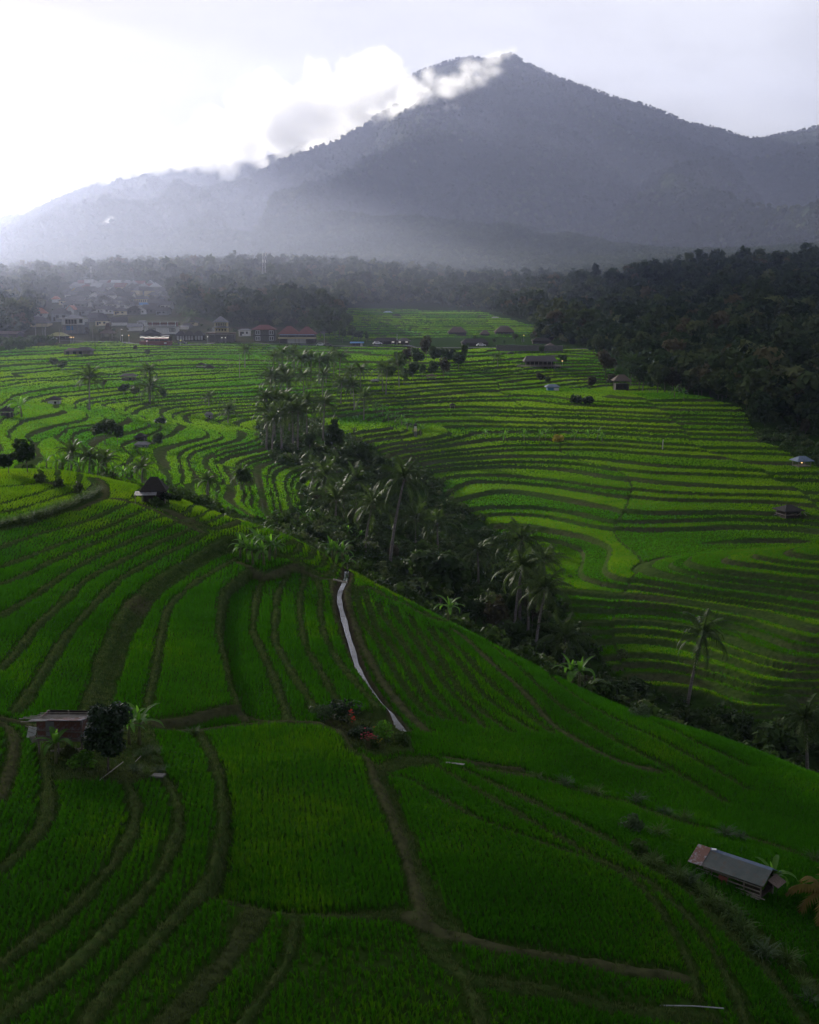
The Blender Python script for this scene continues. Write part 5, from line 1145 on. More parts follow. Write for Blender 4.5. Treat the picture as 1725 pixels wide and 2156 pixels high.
# long brown barn standing in the field
t = place(167, 748, 505, 'barn', 'long wooden barn with two brown roofs standing in the upper left field', 'barn'); k = px(505)
MB().box((-9 * k, 0, 4 * k), (38 * k, 5, 10 * k)).build('wall', M['wood'], t); gable_roof(42 * k, 6, 5 * k, .3, 9 * k, M['thatch_brown'], t); MB().box((18 * k, .3, 4.2 * k), (18 * k, 5, 10 * k)).build('side_wall', M['bamboo'], t); o = hip_roof(36 * k, 6.6, 6.5 * k, .3, .5, 9.4 * k, M['thatch_grey'], t, 'front_roof'); o.location = (12 * k, 0, 0)
windows(t, [-20 * k, -6 * k, 6 * k], -2.55, 3.5 * k, 1.3, 1.4)
# terrace house with white balustrade
t = place(340, 702, 600, 'house', 'long white house with a balustraded roof terrace above the cafe', 'house', 'village houses'); k = px(600)
MB().box((0, 2, 3 * k), (67 * k, 7, 22 * k)).build('wall', M['white'], t); MB().box((0, 1.6, 14.4 * k), (69 * k, 8.4, .3)).build('floor_slab', M['concrete'], t); MB().box((0, 5, 18 * k), (60 * k, 2.4, 8 * k)).build('upper_wall', M['brick'], t); MB().box((0, 2.8, 24 * k), (66 * k, 7, .25)).build('roof', M['tile_dark'], t)
mb = MB(); mb.box((0, -2.5, 18 * k), (67 * k, .12, .14)); mb.box((0, -2.5, 16 * k), (67 * k, .1, .1))
for i in range(45): mb.box((-33 * k + 66 * k * i / 44, -2.5, 16.2 * k), (.09, .09, 3.8 * k))
mb.build('balustrade', M['white'], t); windows(t, [-22 * k, -14 * k, 22 * k, 27 * k], -1.56, 7.5 * k, 1.5, 1.5, M['curtain'], M['window'])
for i in range(5): MB().box((-32 * k + 16 * k * i, -2.4, 19.5 * k), (.2, .2, 9 * k)).build('post', M['white'], t)
# lit cafe
t = place(328, 727, 568, 'cafe', 'lit open cafe with a dark hipped roof on a red brick base', 'cafe', 'village houses'); k = px(568)
MB().box((0, 1, 0), (64 * k, 6, 15 * k)).build('base_wall', M['brick'], t); MB().box((2 * k, 3.6, 12 * k), (58 * k, .3, 10 * k)).build('back_wall', M['dark_wood'], t); o = hip_roof(44 * k, 7, 12 * k, .4, .12, 20 * k, M['thatch'], t); o.location = (-10 * k, 1.5, 0); MB().slab([(-30 * k, -2.2, 18.5 * k), (30 * k, -2.2, 18.5 * k), (30 * k, .5, 20 * k), (-30 * k, .5, 20 * k)], .1).build('awning', M['tin_grey'], t)
for i in range(7): MB().box((-30 * k + 10 * k * i, -2, 12.5 * k), (.16, .16, 12 * k)).build('post', M['wood'], t)
mb = MB()
for i in range(26): mb.box((-29 * k + 58 * k * i / 25, -2.25, (15.6 + .5 * sin(i)) * k), (.34, .1, .34))
mb.build('string_lights', M['lamp_white'], t); mb = MB(); mb.box((4 * k, -2.05, 13.2 * k), (50 * k, .05, 1.3 * k)); mb.build('light_strip', lamp_mat('dim_cafe_light', (.9, .6, .55), .3), t); MB().box((22 * k, -2.06, 3.5 * k), (5 * k, .08, 3 * k)).build('sign_board', M['white'], t)
# three thatched bungalows
for i, (u, lb) in enumerate([(382, 'leftmost of the three dark-roofed bungalows with white curtains'), (400, 'middle one of the three dark-roofed bungalows with white curtains'), (420, 'rightmost of the three dark-roofed bungalows with white curtains')]):
    t = place(u, 716, 585, 'bungalow', lb, 'bungalow', 'thatched bungalows'); k = px(585); MB().box((0, 1, 5 * k), (21 * k, 4.6, 12 * k)).build('wall', M['dark_wood'], t); hip_roof(21 * k, 5.6, 9 * k, .35, .3, 10.6 * k, M['thatch'], t)
    for j in (-6, 0, 6): MB().box((j * k, -1.36, 5 * k), (4.4 * k, .1, 8.5 * k)).build('curtain', M['curtain'], t)
# three-tiered house
t = place(466, 720, 582, 'tiered_house', 'three-tiered house with a pointed grey roof and yellow upper storeys', 'house', 'village houses'); k = px(582)
MB().box((0, 3, 5 * k), (54 * k, 6, 20 * k)).build('wall', M['stone'], t); MB().box((0, .6, 18 * k), (57 * k, 9.6, .6)).build('flat_roof', M['thatch_brown'], t)
for j in (-24, -12, 0, 12, 24): MB().box((j * k, -2.6, 8 * k), (.5, .5, 19 * k)).build('pillar', M['stone'], t)
MB().box((0, 2.6, 24 * k), (26 * k, 5, 11.5 * k)).build('middle_wall', M['cream'], t); hip_roof(28 * k, 6, 3.5 * k, .5, .7, 29.5 * k, M['tile_grey'], t, 'middle_roof'); MB().box((0, 2.6, 36 * k), (25 * k, 4.6, 9 * k)).build('upper_wall', M['cream'], t); hip_roof(27 * k, 5.6, 12 * k, .5, .12, 40.5 * k, M['tile_grey'], t)
windows(t, [(-9 + 3.6 * i) * k for i in range(6)], .26, 36 * k, .45, 1.2); windows(t, [(-9 + 6 * i) * k for i in range(4)], .06, 24.5 * k, .6, .9); MB().box((-15.5 * k, .4, 25 * k), (5 * k, 1.5, 6 * k)).build('white_annex', M['white'], t)
# red-roofed villa with white window bays
t = place(557, 719, 580, 'villa', 'grey stone villa with a red hipped roof and white window bays', 'house', 'village houses'); k = px(580)
MB().box((0, 3, 9 * k), (44 * k, 7, 30 * k)).build('wall', M['stone'], t); hip_roof(46 * k, 8, 9.5 * k, .6, .4, 24 * k, M['tile_red'], t); MB().box((0, -.7, 12 * k), (47 * k, 1.2, .5)).build('eave', M['tile_dark'], t)
for j in (-13, 15):
    for z in (5.5, 17.5): MB().box((j * k, -.62, z * k), (9.5 * k, .24, 9 * k)).build('window_bay', M['white'], t); windows(t, [(j - 2.2) * k, (j + 2.2) * k], -.74, z * k, .62, 1.5)
# red-roofed restaurant with blue awnings
t = place(627, 723, 578, 'restaurant', 'long restaurant with two red hipped roofs, blue awnings and a cream balcony', 'restaurant', 'village houses'); k = px(578)
MB().box((0, 3, 6 * k), (74 * k, 6, 26 * k)).build('wall', M['dark_wood'], t); o = hip_roof(42 * k, 9, 16 * k, .4, .2, 19 * k, M['tile_red'], t); o.location = (-18 * k, 2.5, 0); o = hip_roof(38 * k, 9, 15.2 * k, .4, .15, 18.6 * k, M['tile_red'], t, 'second_roof'); o.location = (19 * k, 2.5, 0)
MB().slab([(-36 * k, -3.2, 17 * k), (36 * k, -3.2, 17 * k), (36 * k, -1.2, 19 * k), (-36 * k, -1.2, 19 * k)], .1).build('awning', M['blue_pale'], t); MB().box((0, -1.4, 10.6 * k), (78 * k, 3.6, 2.6 * k)).build('balcony', M['cream'], t); MB().box((-2 * k, -.3, 4 * k), (38 * k, .5, 9.5 * k)).build('ground_floor', M['white'], t)
for j in (-36, -20, -4, 4, 20, 36): MB().box((j * k, -2.9, 8.6 * k), (.2, .2, 17 * k)).build('post', M['wood'], t)
# road-side sheds, shack and long terrace restaurant
t = place(752, 729, 556, 'shack', 'low shack with a bright blue tin roof by the road', 'shack', 'roadside sheds'); k = px(556); MB().box((0, 1, 3 * k), (22 * k, 3, 8 * k)).build('wall', M['dark_wood'], t); gable_roof(27 * k, 4.6, 2.4 * k, .2, 7 * k, M['blue_tarp'], t); windows(t, [-6 * k, 0, 6 * k], -.54, 3.5 * k, .8, .9); MB().box((9 * k, -.6, 3 * k), (.9, .1, 1.6)).build('white_panel', M['white'], t)
t = place(825, 727, 556, 'restaurant', 'long dark-roofed open restaurant on a raised terrace with lit lamps', 'restaurant', 'roadside sheds'); MB().box((0, 2.6, 4 * k), (74 * k, .3, 9 * k)).build('back_wall', M['dark_wood'], t); o = hip_roof(50 * k, 7, 7 * k, .3, .75, 9 * k, M['thatch'], t); o.location = (-12 * k, 0, 0); o = hip_roof(26 * k, 6, 6 * k, .3, .3, 9.2 * k, M['thatch_grey'], t, 'second_roof'); o.location = (26 * k, 0, 0); MB().box((10 * k, -3.4, -2 * k), (54 * k, 6, .35)).build('terrace_deck', M['wood'], t)
for j in (-36, -18, 0, 18, 36): MB().box((j * k, -2.6, 4 * k), (.2, .2, 10 * k)).build('post', M['wood'], t)
for j in (-14, -6, 2, 10, 18, 26, 34): MB().box((j * k, -6, -6 * k), (.25, .25, 9 * k)).build('stilt', M['wood'], t)
for j in (3, 17, 31): MB().box((j * k, -2.7, 7 * k), (5 * k, .3, .9 * k)).build('lamp', M['lamp_white'], t)
TH = [(963, 707, 600, 42, 'thatch_brown', 'wide brown thatched roof, left of three above the road', 5, 11, .45), (1021, 708, 600, 20, 'thatch_brown', 'small thatched pavilion between the two wide brown roofs', 5, 8, .3), (1062, 706, 605, 44, 'thatch_brown', 'wide brown thatched roof, right of three above the road', 5, 12, .4), (1157, 716, 585, 22, 'tile_dark', 'dark pointed roof right of the road bend', 7, 9, .1), (1140, 724, 572, 42, 'thatch', 'low dark long roof at the road bend', 6, 6, .6), (1000, 727, 560, 62, 'thatch', 'long dark thatched terrace roof along the road', 6, 8, .7)]
for u, vb, d, w, mt, lb, h, r, rg2 in TH: house(u, vb, d, w * .85, h, r, M[mt], M['dark_wood'], lb, 'thatched roofs along the road', 'hip', 0, .5, rg2, .6, cat='pavilion', name='pavilion')
def gazebo(u, vb, d, w, h, r, mt, lb, floor=True, wall=None, grp='small huts in the fields', ridge=0, rz=0, dep=.9, name='field_hut', cat='hut', lo=None):
    t = place(u, vb, d, name, lb, cat, grp, rz); k = px(d); W = w * k; L = W * dep; H = h * k
    for sx in (-1, 1):
        for sy in (-1, 1): MB().box((sx * W * .46, sy * L * .46, H / 2 - .4), (.14, .14, H + .8)).build('post', M['wood'], t)
    if floor: MB().box((0, 0, H * .22), (W, L, .12)).build('floor', M['wood'], t)
    if wall: MB().box((0, 0, H * .36 - .3), (W * .9, L * .9, H * .66 + .6)).build('wall', M[wall], t); windows(t, [W * .2], -L * .45 - .03, H * .45, W * .2, H * .45)
    hip_roof(W, L, r * k, W * .14, ridge, H, M[mt], t); return t
for a in [(1159, 734, 545, 16, 7, 6, 'thatch_brown', 'tan thatched gazebo by the road bend'), (1075, 751, 490, 12, 5, 4, 'thatch', 'tiny thatched shelter on the upper right field'), (909, 803, 395, 19, 6, 5, 'thatch_brown', 'brown thatched field shelter left of the bright terraces'), (424, 774, 405, 18, 5, 5, 'thatch', 'left one of the two low thatched huts on the upper left terraces'), (442, 779, 395, 18, 5, 6, 'thatch', 'right one of the two low thatched huts on the upper left terraces'), (836, 671, 735, 15, 3.5, 4.5, 'thatch', 'dark thatched hut on the high back field')]: gazebo(*a)
gazebo(15, 881, 265, 22, 12, 11, 'thatch', 'dark thatched hut half cut by the left edge', False, 'dark_wood'); gazebo(115, 852, 305, 24, 11, 8, 'thatch', 'white-walled hut with a dark thatched roof on the left terraces', False, 'white'); gazebo(440, 882, 292, 14, 7, 5, 'tin_grey', 'small white hut with a pale gabled roof by the dark palm', True, 'white', ridge=.6); gazebo(272, 802, 350, 26, 11, 5, 'thatch_grey', 'wooden hut with a grey roof left of the clump palms', False, 'wood', ridge=.7)
t = gazebo(300, 942, 232, 24, 8, 5, 'tin_grey', 'hut with a shining tin front roof beside the dark tree on the left terraces', False, 'white', ridge=.8); t = gazebo(297, 930, 240, 22, 10, 8, 'thatch', 'dark thatched hut behind the tin-roofed hut on the left terraces', False, 'dark_wood')
t = gazebo(1163, 825, 372, 24, 9, 5, 'tin_blue', 'blue and white tarpaulin shack on the bright upper terrace', False, 'blue_tarp', ridge=.6); MB().box((0, 0, 0), (10 * px(372), .1, 6 * px(372))).build('tarpaulin', M['white'], t, (7 * px(372), -1.75, 3.5 * px(372)))
gazebo(790, 808, 400, 14, 5, 3, 'tin_grey', 'small tin-roofed shed in the palms right of the grove', False, 'stone', ridge=.8); gazebo(953, 862, 325, 10, 9, 4, 'thatch', 'dark leaning hut on the bund left of the bright terraces', False, 'dark_wood'); gazebo(1308, 826, 372, 30, 22, 12, 'thatch_brown', 'tall brown thatched barn at the forest edge', False, 'dark_wood', ridge=.4); gazebo(817, 663, 760, 15, 2.5, 2.5, 'blue_pale', 'low blue tarpaulin shelter on the high back field', True, None, ridge=.6); gazebo(1043, 674, 700, 12, 2.5, 2, 'tin_grey', 'low tin shelter at the right of the high back field', True, None, ridge=.7)
t = gazebo(1688, 983, 264, 30, 15, 9, 'tin_blue', 'open hut with a pale blue gabled roof at the forest corner on the right', True, None, ridge=.5, rz=.2); MB().box((0, 0, 1.0), (.25, .25, .2)).build('lamp', M['lamp_warm'], t); MB().box((-2.4, -1.3, .1), (1.6, 1.0, .1), .3).build('step_slab', M['tin_blue'], t)
t = gazebo(1660, 1090, 222, 40, 12, 10, 'thatch', 'collapsing dark hut with scattered planks at the right edge of the terraces', True, 'dark_wood', ridge=.3, rz=.3)
for j in range(7): MB().box((-3.6 + 1.1 * j, -1.8 - .3 * (j % 3), .45), (1.6, .12, .08), j * .9, .3, .25).build('loose_plank', M['wood'], t)
# large thatched restaurant on stilts
t = place(1137, 774, 478, 'restaurant', 'large thatched open restaurant on a stilt deck above the right terraces', 'restaurant'); k = px(478)
hip_roof(66 * k, 7, 11 * k, .4, .86, 12 * k, M['thatch_grey'], t); MB().box((-4 * k, -.6, 2.2 * k), (92 * k, 9, .3)).build('deck', M['wood'], t); MB().box((0, 3.2, 7 * k), (60 * k, .2, 9 * k)).build('back_wall', M['dark_wood'], t)
for j in range(8): MB().box((-31 * k + 62 * k * j / 7, -3.2, 6 * k), (.2, .2, 14 * k)).build('post', M['bamboo'], t); MB().box((-44 * k + 84 * k * j / 7, -4.6, -1 * k), (.25, .25, 8 * k)).build('stilt', M['wood'], t)
mb = MB(); mb.box((-4 * k, -4.9, 6 * k), (90 * k, .08, .1)); mb.box((-4 * k, -4.9, 4.2 * k), (90 * k, .08, .1)); mb.build('railing', M['wood'], t)
# shrine
t = place(875, 920, 298, 'shrine', 'small white and yellow offering shrine by the banana band', 'shrine'); MB().box((0, 0, .7), (.7, .7, 2.0)).build('pedestal', M['stone'], t); MB().box((0, 0, 2.0), (.8, .8, .7)).build('cloth', M['cream'], t); MB().box((0, 0, 2.7), (.6, .6, .7)).build('niche', M['white'], t); hip_roof(.7, .7, .7, .2, 0, 3.05, M['thatch'], t)

# ------------------------------------------------------------------ road, cars, masts, poles, lamps
def road(pts_, w, name, z=.12):
    P = np.array(pts_); V = []
    for i, p in enumerate(P):
        tdir = P[min(i + 1, len(P) - 1)] - P[max(i - 1, 0)]; tdir = tdir / np.linalg.norm(tdir); nrm = np.array([-tdir[1], tdir[0]])
        zz = ground_z(*p) + z; 
        for s_ in (-1, 1): q = p + nrm * s_ * w / 2; V.append((q[0], q[1], zz))
    Fq = [(2 * i, 2 * i + 1, 2 * i + 3, 2 * i + 2) for i in range(len(P) - 1)]; mb = MB(); mb.add(V, Fq); o = mb.build(name, M['asphalt']); return tag(o, kind='structure')
rp = [spot(u, v, 300)[:2] for u, v in [(-150, 718), (0, 718), (120, 719), (250, 722), (360, 730), (480, 724), (600, 726), (700, 729), (800, 732), (900, 733), (1000, 733), (1100, 734), (1180, 737), (1260, 735)]]
P_ = []
for a, b in zip(rp[:-1], rp[1:]):
    for f in np.linspace(0, 1, 8, endpoint=False): P_.append(np.array(a) * (1 - f) + np.array(b) * f)
road(P_, 5.0, 'road', .35)
def car(u, d, rz, paint, label, dz=.35):
    p = spot(u, {111: 718, 383: 727}.get(u, 731), 300); t = empty('parked_car', (p.x, p.y, p.z + dz), rz, label, 'car', 'cars parked along the road')
    mb = MB(); prof = [(-2.1, .35), (-2.15, .75), (-1.7, .95), (-1.2, 1.45), (.5, 1.5), (1.2, 1.0), (2.0, .85), (2.15, .55), (2.1, .35)]; n = len(prof)
    mb.add([(x, s * (.85 if z < 1 else .7), z) for s in (-1, 1) for x, z in prof], [tuple(range(n - 1, -1, -1)), tuple(range(n, 2 * n))] + [(i, (i + 1) % n, (i + 1) % n + n, i + n) for i in range(n)]); mb.build('body', paint, t)
    for s in (-1, 1): MB().box((-.35, s * .79, 1.2), (1.7, .06, .36), rx=-s * .3).build('side_window', M['window'], t)
    MB().box((.93, 0, 1.24), (.5, 1.3, .05), ry=.72).build('windscreen', M['window'], t)
    for x in (-1.35, 1.35):
        for s in (-1, 1): MB().tube([(x, s * .9, .33), (x, s * .7, .33)], .33, 10).build('wheel', M['tyre'], t)
car(795, 549, .15, M['car_white'], 'white car parked before the long dark-roofed restaurant'); car(676, 558, 0, M['car_white'], 'white car parked right of the red-roofed restaurant'); car(1013, 546, .1, M['car_white'], 'white van-like car parked under the thatched terrace roof'); car(111, 570, .1, M['car_white'], 'white car under the mossy yellow-roofed shed'); car(383, 562, 0, M['car_dark'], 'dark car right of the lit cafe'); car(690, 558, .2, M['car_dark'], 'dark car right of the white car by the red-roofed restaurant')
def mast(u, vb, vt, d, w, label):
    p = spot(u, vb, 500); h = at_d(u, vt, p.y).z - p.z; t = empty('lattice_mast', p, .3, label, 'radio mast', 'radio masts'); n = 12; mb = MB(); br = MB()
    for sx, sy in ((-1, -1), (1, -1), (1, 1), (-1, 1)): mb.bar((sx * w / 2, sy * w / 2, -3), (sx * w * .12, sy * w * .12, h), .16)
    for i in range(n):
        z0, z1 = h * i / n, h * (i + 1) / n; a = w / 2 * (1 - .76 * i / n); b = w / 2 * (1 - .76 * (i + 1) / n); c = [(-1, -1), (1, -1), (1, 1), (-1, 1)]
        for j in range(4): q, r = c[j], c[(j + 1) % 4]; br.bar((q[0] * a, q[1] * a, z0), (r[0] * b, r[1] * b, z1), .1); br.bar((q[0] * a, q[1] * a, z0), (r[0] * a, r[1] * a, z0), .1)
    mb.build('legs', M['metal'], t); br.build('bracing', M['metal'], t)
    for k, z in enumerate((.8, .95)):
        for a in (0, 2.1, 4.2): MB().box((cos(a) * w * .3, sin(a) * w * .3, h * z), (.35, .35, 2.0), a).build('antenna', M['white'], t)
mast(557, 620, 532, 790, 4.2, 'tall pale lattice radio mast rising from the wooded slope'); mast(193, 608, 562, 900, 1.8, 'thin lattice mast above the village')
PO = [(201, 737, 708, 535, 'dark wooden pole standing in the field right of the barn', 'dark_wood'), (126, 722, 690, 566, 'pale utility pole before the yellow-roofed shed', 'concrete'), (76, 712, 676, 575, 'leftmost of three pale poles left of the yellow-roofed shed', 'concrete'), (90, 712, 678, 575, 'middle one of three pale poles left of the yellow-roofed shed', 'concrete'), (96, 714, 678, 574, 'leaning right one of three pale poles left of the yellow-roofed shed', 'concrete'), (254, 718, 692, 570, 'street lamp post left of the lit cafe', 'concrete'), (196, 718, 690, 570, 'pole left of the thatched tower pavilion', 'wood'), (505, 798, 752, 380, 'tall thin pole on the terraces below the villa', 'wood'), (683, 725, 700, 560, 'pale pole right of the red-roofed restaurant', 'concrete'), (836, 728, 703, 552, 'thin pole beside the long dark-roofed restaurant', 'concrete'), (232, 718, 694, 569, 'pole right of the thatched tower pavilion', 'wood'), (1395, 948, 925, 285, 'short pale post on the right-hand terraces', 'concrete')]
for u, vb, vt, d, lb, mt in PO:
    p = spot(u, vb, 200); h = at_d(u, vt, p.y).z - p.z; t = empty('utility_pole', p, 0, lb, 'pole', 'poles'); MB().tube([(0, 0, -.5), (0.05, 0, h * .5), (.1 if 'leaning' not in lb else 1.0, 0, h)], [.14, .12, .09], 6).build('shaft', M[mt], t)
    if d > 540: MB().box((.1, 0, h - .5), (1.5, .1, .1)).build('crossarm', M['wood'], t)
    if 'lamp' in lb: MB().box((.8, 0, h - .3), (.6, .3, .15)).build('lamp', M['lamp_white'], t)
LA = [(272, 706, 567, 'warm', 'warm street lamp left of the cafe'), (258, 706, 568, 'white', 'small white lamp by the street lamp post'), (310, 718, 565, 'pink', 'bright pinkish lamp below the cafe roof'), (381, 717, 564, 'yellow', 'yellow lamp right of the cafe'), (438, 709, 566, 'white', 'left lamp under the three-tiered house'), (468, 711, 566, 'white', 'middle lamp under the three-tiered house'), (475, 711, 566, 'white', 'right lamp under the three-tiered house'), (149, 710, 566, 'warm', 'left one of the warm lamps by the white building'), (152, 710, 566, 'warm', 'middle one of the warm lamps by the white building'), (156, 710, 566, 'warm', 'right one of the warm lamps by the white building'), (1103, 706, 590, 'yellow', 'yellow-green lamp near the brown thatched roofs'), (1184, 760, 478, 'warm', 'warm lamp at the right end of the large thatched restaurant')]
for u, v, d, kd, lb in LA:
    p = spot(u, v + 14, 300); q = at_d(u, v, p.y); h = max(1.0, q.z - p.z); t = empty('street_lamp', p, 0, lb, 'lamp', 'lamps along the road'); MB().tube([(0, 0, -.3), (0, 0, h)], .06, 5).build('shaft', M['metal'], t); mb = MB(); s = .34
    mb.tube([(0, 0, h - s * .6), (0, 0, h - s * .2), (0, 0, h + s * .3), (0, 0, h + s * .6)], [s * .3, s * .7, s * .7, s * .2], 8); mb.build('bulb', M['lamp_' + kd], t)

p, q = spot(1045, 740, 300), spot(1185, 742, 300); t = empty('retaining_wall', p, 0, 'long dark stone retaining wall under the thatched roofs by the road bend', 'wall'); mb = MB(); dv = q - p
for k in range(12): a = dv * ((k + .5) / 12); mb.box((a.x, a.y, a.z + .5), (dv.length / 12 + .02 * (k % 2), .5 + .01 * (k % 3), 3.0 + .08 * (k % 4)), atan2(dv.y, dv.x))
mb.build('wall_face', M['stone'], t)
# village and roadside trees
VT = [(20, 676, 640), (35, 698, 610), (10, 708, 600), (55, 698, 615), (70, 676, 650), (105, 663, 690), (112, 648, 740), (60, 663, 680), (30, 658, 690), (100, 633, 800), (128, 620, 830), (85, 620, 820), (120, 608, 870), (145, 596, 900), (200, 594, 930), (240, 592, 930), (280, 592, 930), (320, 596, 920), (365, 625, 800), (360, 645, 740), (372, 660, 700), (392, 650, 720), (410, 660, 690), (430, 655, 700), (452, 660, 680), (470, 650, 700), (490, 668, 660), (505, 668, 650), (520, 655, 680), (540, 672, 640), (560, 662, 660), (580, 668, 640), (600, 660, 650), (620, 668, 640), (635, 660, 650), (370, 680, 650), (425, 680, 640), (440, 688, 620), (495, 690, 610), (268, 690, 625), (240, 690, 620), (212, 690, 612), (185, 690, 610), (380, 640, 760), (405, 630, 800), (440, 625, 820), (480, 630, 800), (530, 620, 830), (590, 630, 790), (610, 640, 740), (500, 640, 750)]
VT = sorted(VT)
for k, (u, v, d) in enumerate(VT): tree_at(u, v, (d,), ('dark', 'pale', 'slim', 'dark', 'brown')[k % 5], 'leafy tree among the village houses and on the slope behind', 'village trees', k)
RT = [(1000, 705, 575), (1040, 712, 565), (1085, 700, 580), (1100, 712, 565), (1120, 700, 590), (1180, 705, 580), (1200, 700, 590), (1222, 705, 570), (985, 718, 540), (1060, 715, 560), (1172, 725, 540), (1190, 728, 530), (1240, 715, 540), (1075, 655, 760), (1090, 660, 750)]
for k, (u, v, d) in enumerate(sorted(RT)): tree_at(u, v, (d,), ('dark', 'slim', 'pale')[k % 3], 'roadside tree, %s of those round the thatched roofs on the right' % ordn(k, len(RT)), 'trees round the thatched roofs', k)
HB = [(2, 722), (16, 724), (30, 722), (44, 726), (58, 722), (70, 724), (84, 720), (96, 720), (110, 722), (20, 736), (40, 734), (60, 730)]
for k, (u, v) in enumerate(sorted(HB)): bush(spot(u, v + 4, 480, 600), 3.4, 5.2, M['tree_a'], 'dark roadside bush, %s along the road edge at the left' % ordn(k, len(HB)), 'bushes along the road edge', k, n=420, size=.34)
PV = [(385, 655, 690), (402, 668, 650), (440, 640, 740), (465, 668, 660), (520, 640, 740), (545, 650, 700), (585, 650, 690), (620, 645, 700), (642, 625, 770), (500, 655, 690), (665, 690, 600), (715, 690, 600)]
for k, (u, v, d) in enumerate(sorted(PV)): palm(spot_d(u, d), at_d(u, v, d), 'tall coconut palm, %s of those on the wooded slope above the road' % ordn(k, len(PV)), 'palms on the wooded slope', PI_ + k, 1.3)

# ------------------------------------------------------------------ the rusty stilt hut on the near left
B0 = spot(140, 1588, 45, 80)
def local(u, v, d): return at_d(u, v, d)
t = empty('stilt_hut', B0, radians(-4), 'rusty corrugated hut on stilts with a near-flat tin roof and bamboo poles', 'hut', 'huts on the near ridge'); W_ = 2.25; H0, H1 = .95, 1.95
for x in (-W_ / 2, -.1, W_ / 2):
    for y in (-.8, .8): MB().tube([(x, y, -.3), (x + .03, y, H1)], .05, 6).build('post', M['wood'], t)
MB().box((0, 0, H0), (W_ + .1, 1.8, .08)).build('floor', M['wood'], t)
for k in range(5):                                                  # front wall: sheets of unequal rust
    w = W_ / 5; MB().box((0, 0, 0), (w - .012, .02, H1 - H0 - .03 * (k % 2))).build('wall_sheet', M['tin_rust'] if k in (0, 2, 3) else M['tin_rust'] if k == 4 else M['tin_grey'], t, (-W_ / 2 + w * (k + .5), -.87 - .012 * (k % 2), (H0 + H1) / 2 + .01 * k))
for s in (-1, 1): MB().box((s * (W_ / 2 + .02), 0, (H0 + H1) / 2), (.02, 1.7, H1 - H0)).build('side_wall', M['tin_rust'], t)
MB().box((0, .87, (H0 + H1) / 2), (W_, .02, H1 - H0)).build('back_wall', M['dark_wood'], t)
MB().box((.12, -.93, H0 + .50), (W_ + .3, .05, .05), ry=.02).build('batten', M['wood'], t); MB().box((.05, -.93, H0 + .18), (W_ + .35, .05, .05), ry=.05).build('batten', M['wood'], t); MB().box((.1, -.96, H0 + .1), (W_ + .1, .04, .04), ry=.08).build('batten', M['wood'], t)
MB().slab([(-W_ / 2 - .35, -1.1, H1 + .1), (W_ / 2 + .15, -1.1, H1 + .16), (W_ / 2 + .15, 1.1, H1 - .26), (-W_ / 2 - .35, 1.1, H1 - .3)], .03).build('roof', M['tin_grey'], t); MB().slab([(-.5, -1.13, H1 + .145), (W_ / 2 + .1, -1.13, H1 + .19), (W_ / 2 + .1, -.2, H1 - .0), (-.5, -.2, H1 - .045)], .02).build('roof_patch', M['tin_rust'], t)
for k, (y, z, a, b) in enumerate([(-1.05, .17, -1.95, .3), (-.7, .12, -1.9, 1.0), (-.3, .05, -1.7, 1.2), (.2, -.05, -1.5, 1.25), (-1.16, .05, -1.85, -.5), (.7, -.13, -1.55, 1.2)]): MB().tube([(a, y, H1 + z), (b, y + .04, H1 + z + .06)], .025, 6).build('roof_pole', M['bamboo'], t)
MB().box((-W_ / 2 - .28, -.9, 1.35), (.42, .05, .62), .25, .12, .25).build('loose_panel', M['curtain'], t); MB().box((-W_ / 2 - .2, -.95, 1.0), (.32, .05, .35), -.2, .3, -.3).build('loose_panel', M['bamboo'], t)
for k in range(4): MB().tube([(-W_ / 2 - .1 - .07 * k, -.9, 1.5 - .2 * k), (-W_ / 2 - .55 + .1 * k, -1.05, 1.75 - .28 * k)], .018, 5).build('stick', M['bamboo'], t)
for k in range(9): MB().tube([(-.9 + .21 * k, -.5 + .1 * (k % 3), .12 + .07 * (k % 4)), (.1 + .17 * k, -.3 + .12 * (k % 2), .2 + .06 * (k % 3))], .025, 5).build('stored_pole', M['bamboo'], t)
t_ = tree(spot(228, 1630, 45, 75), 'dark', 'round dark glossy-leaved tree beside the rusty stilt hut', 'trees standing among the terraces', 3, .4); t_.scale = (.42, .42, .5)
for c in list(t_.children):
    if c.name.startswith('crown'): c.data = crown_mesh(555, 2.9, 8.6, 6500, .22, M['dark_leaf'], 18); c.location = (0, 0, .5)
for k, (a, b, lb) in enumerate([((207, 1651), (260, 1620), 'long pale bamboo pole lying on the ground of the hut yard'), ((285, 1615), (298, 1606), 'short pale stick lying right of the long bamboo pole')]):
    p, q = spot(*a, 45, 75), spot(*b, 45, 75); mb = MB(); mb.tube([p + Vector((0, 0, .12)), q + Vector((0, 0, .25))], .03 if k == 0 else .02, 6); tag(mb.build('bamboo_pole', M['bamboo']), lb, 'pole')
p = spot(332, 1642, 45, 75); mb = MB(); mb.slab([(-.35, -.2, .12), (.3, -.25, .12), (.4, .15, .12), (-.2, .22, .12)], .08); tag(mb.build('stone_slab', M['stone'], None, p), 'flat grey stone slab at the corner of the hut yard', 'stone')

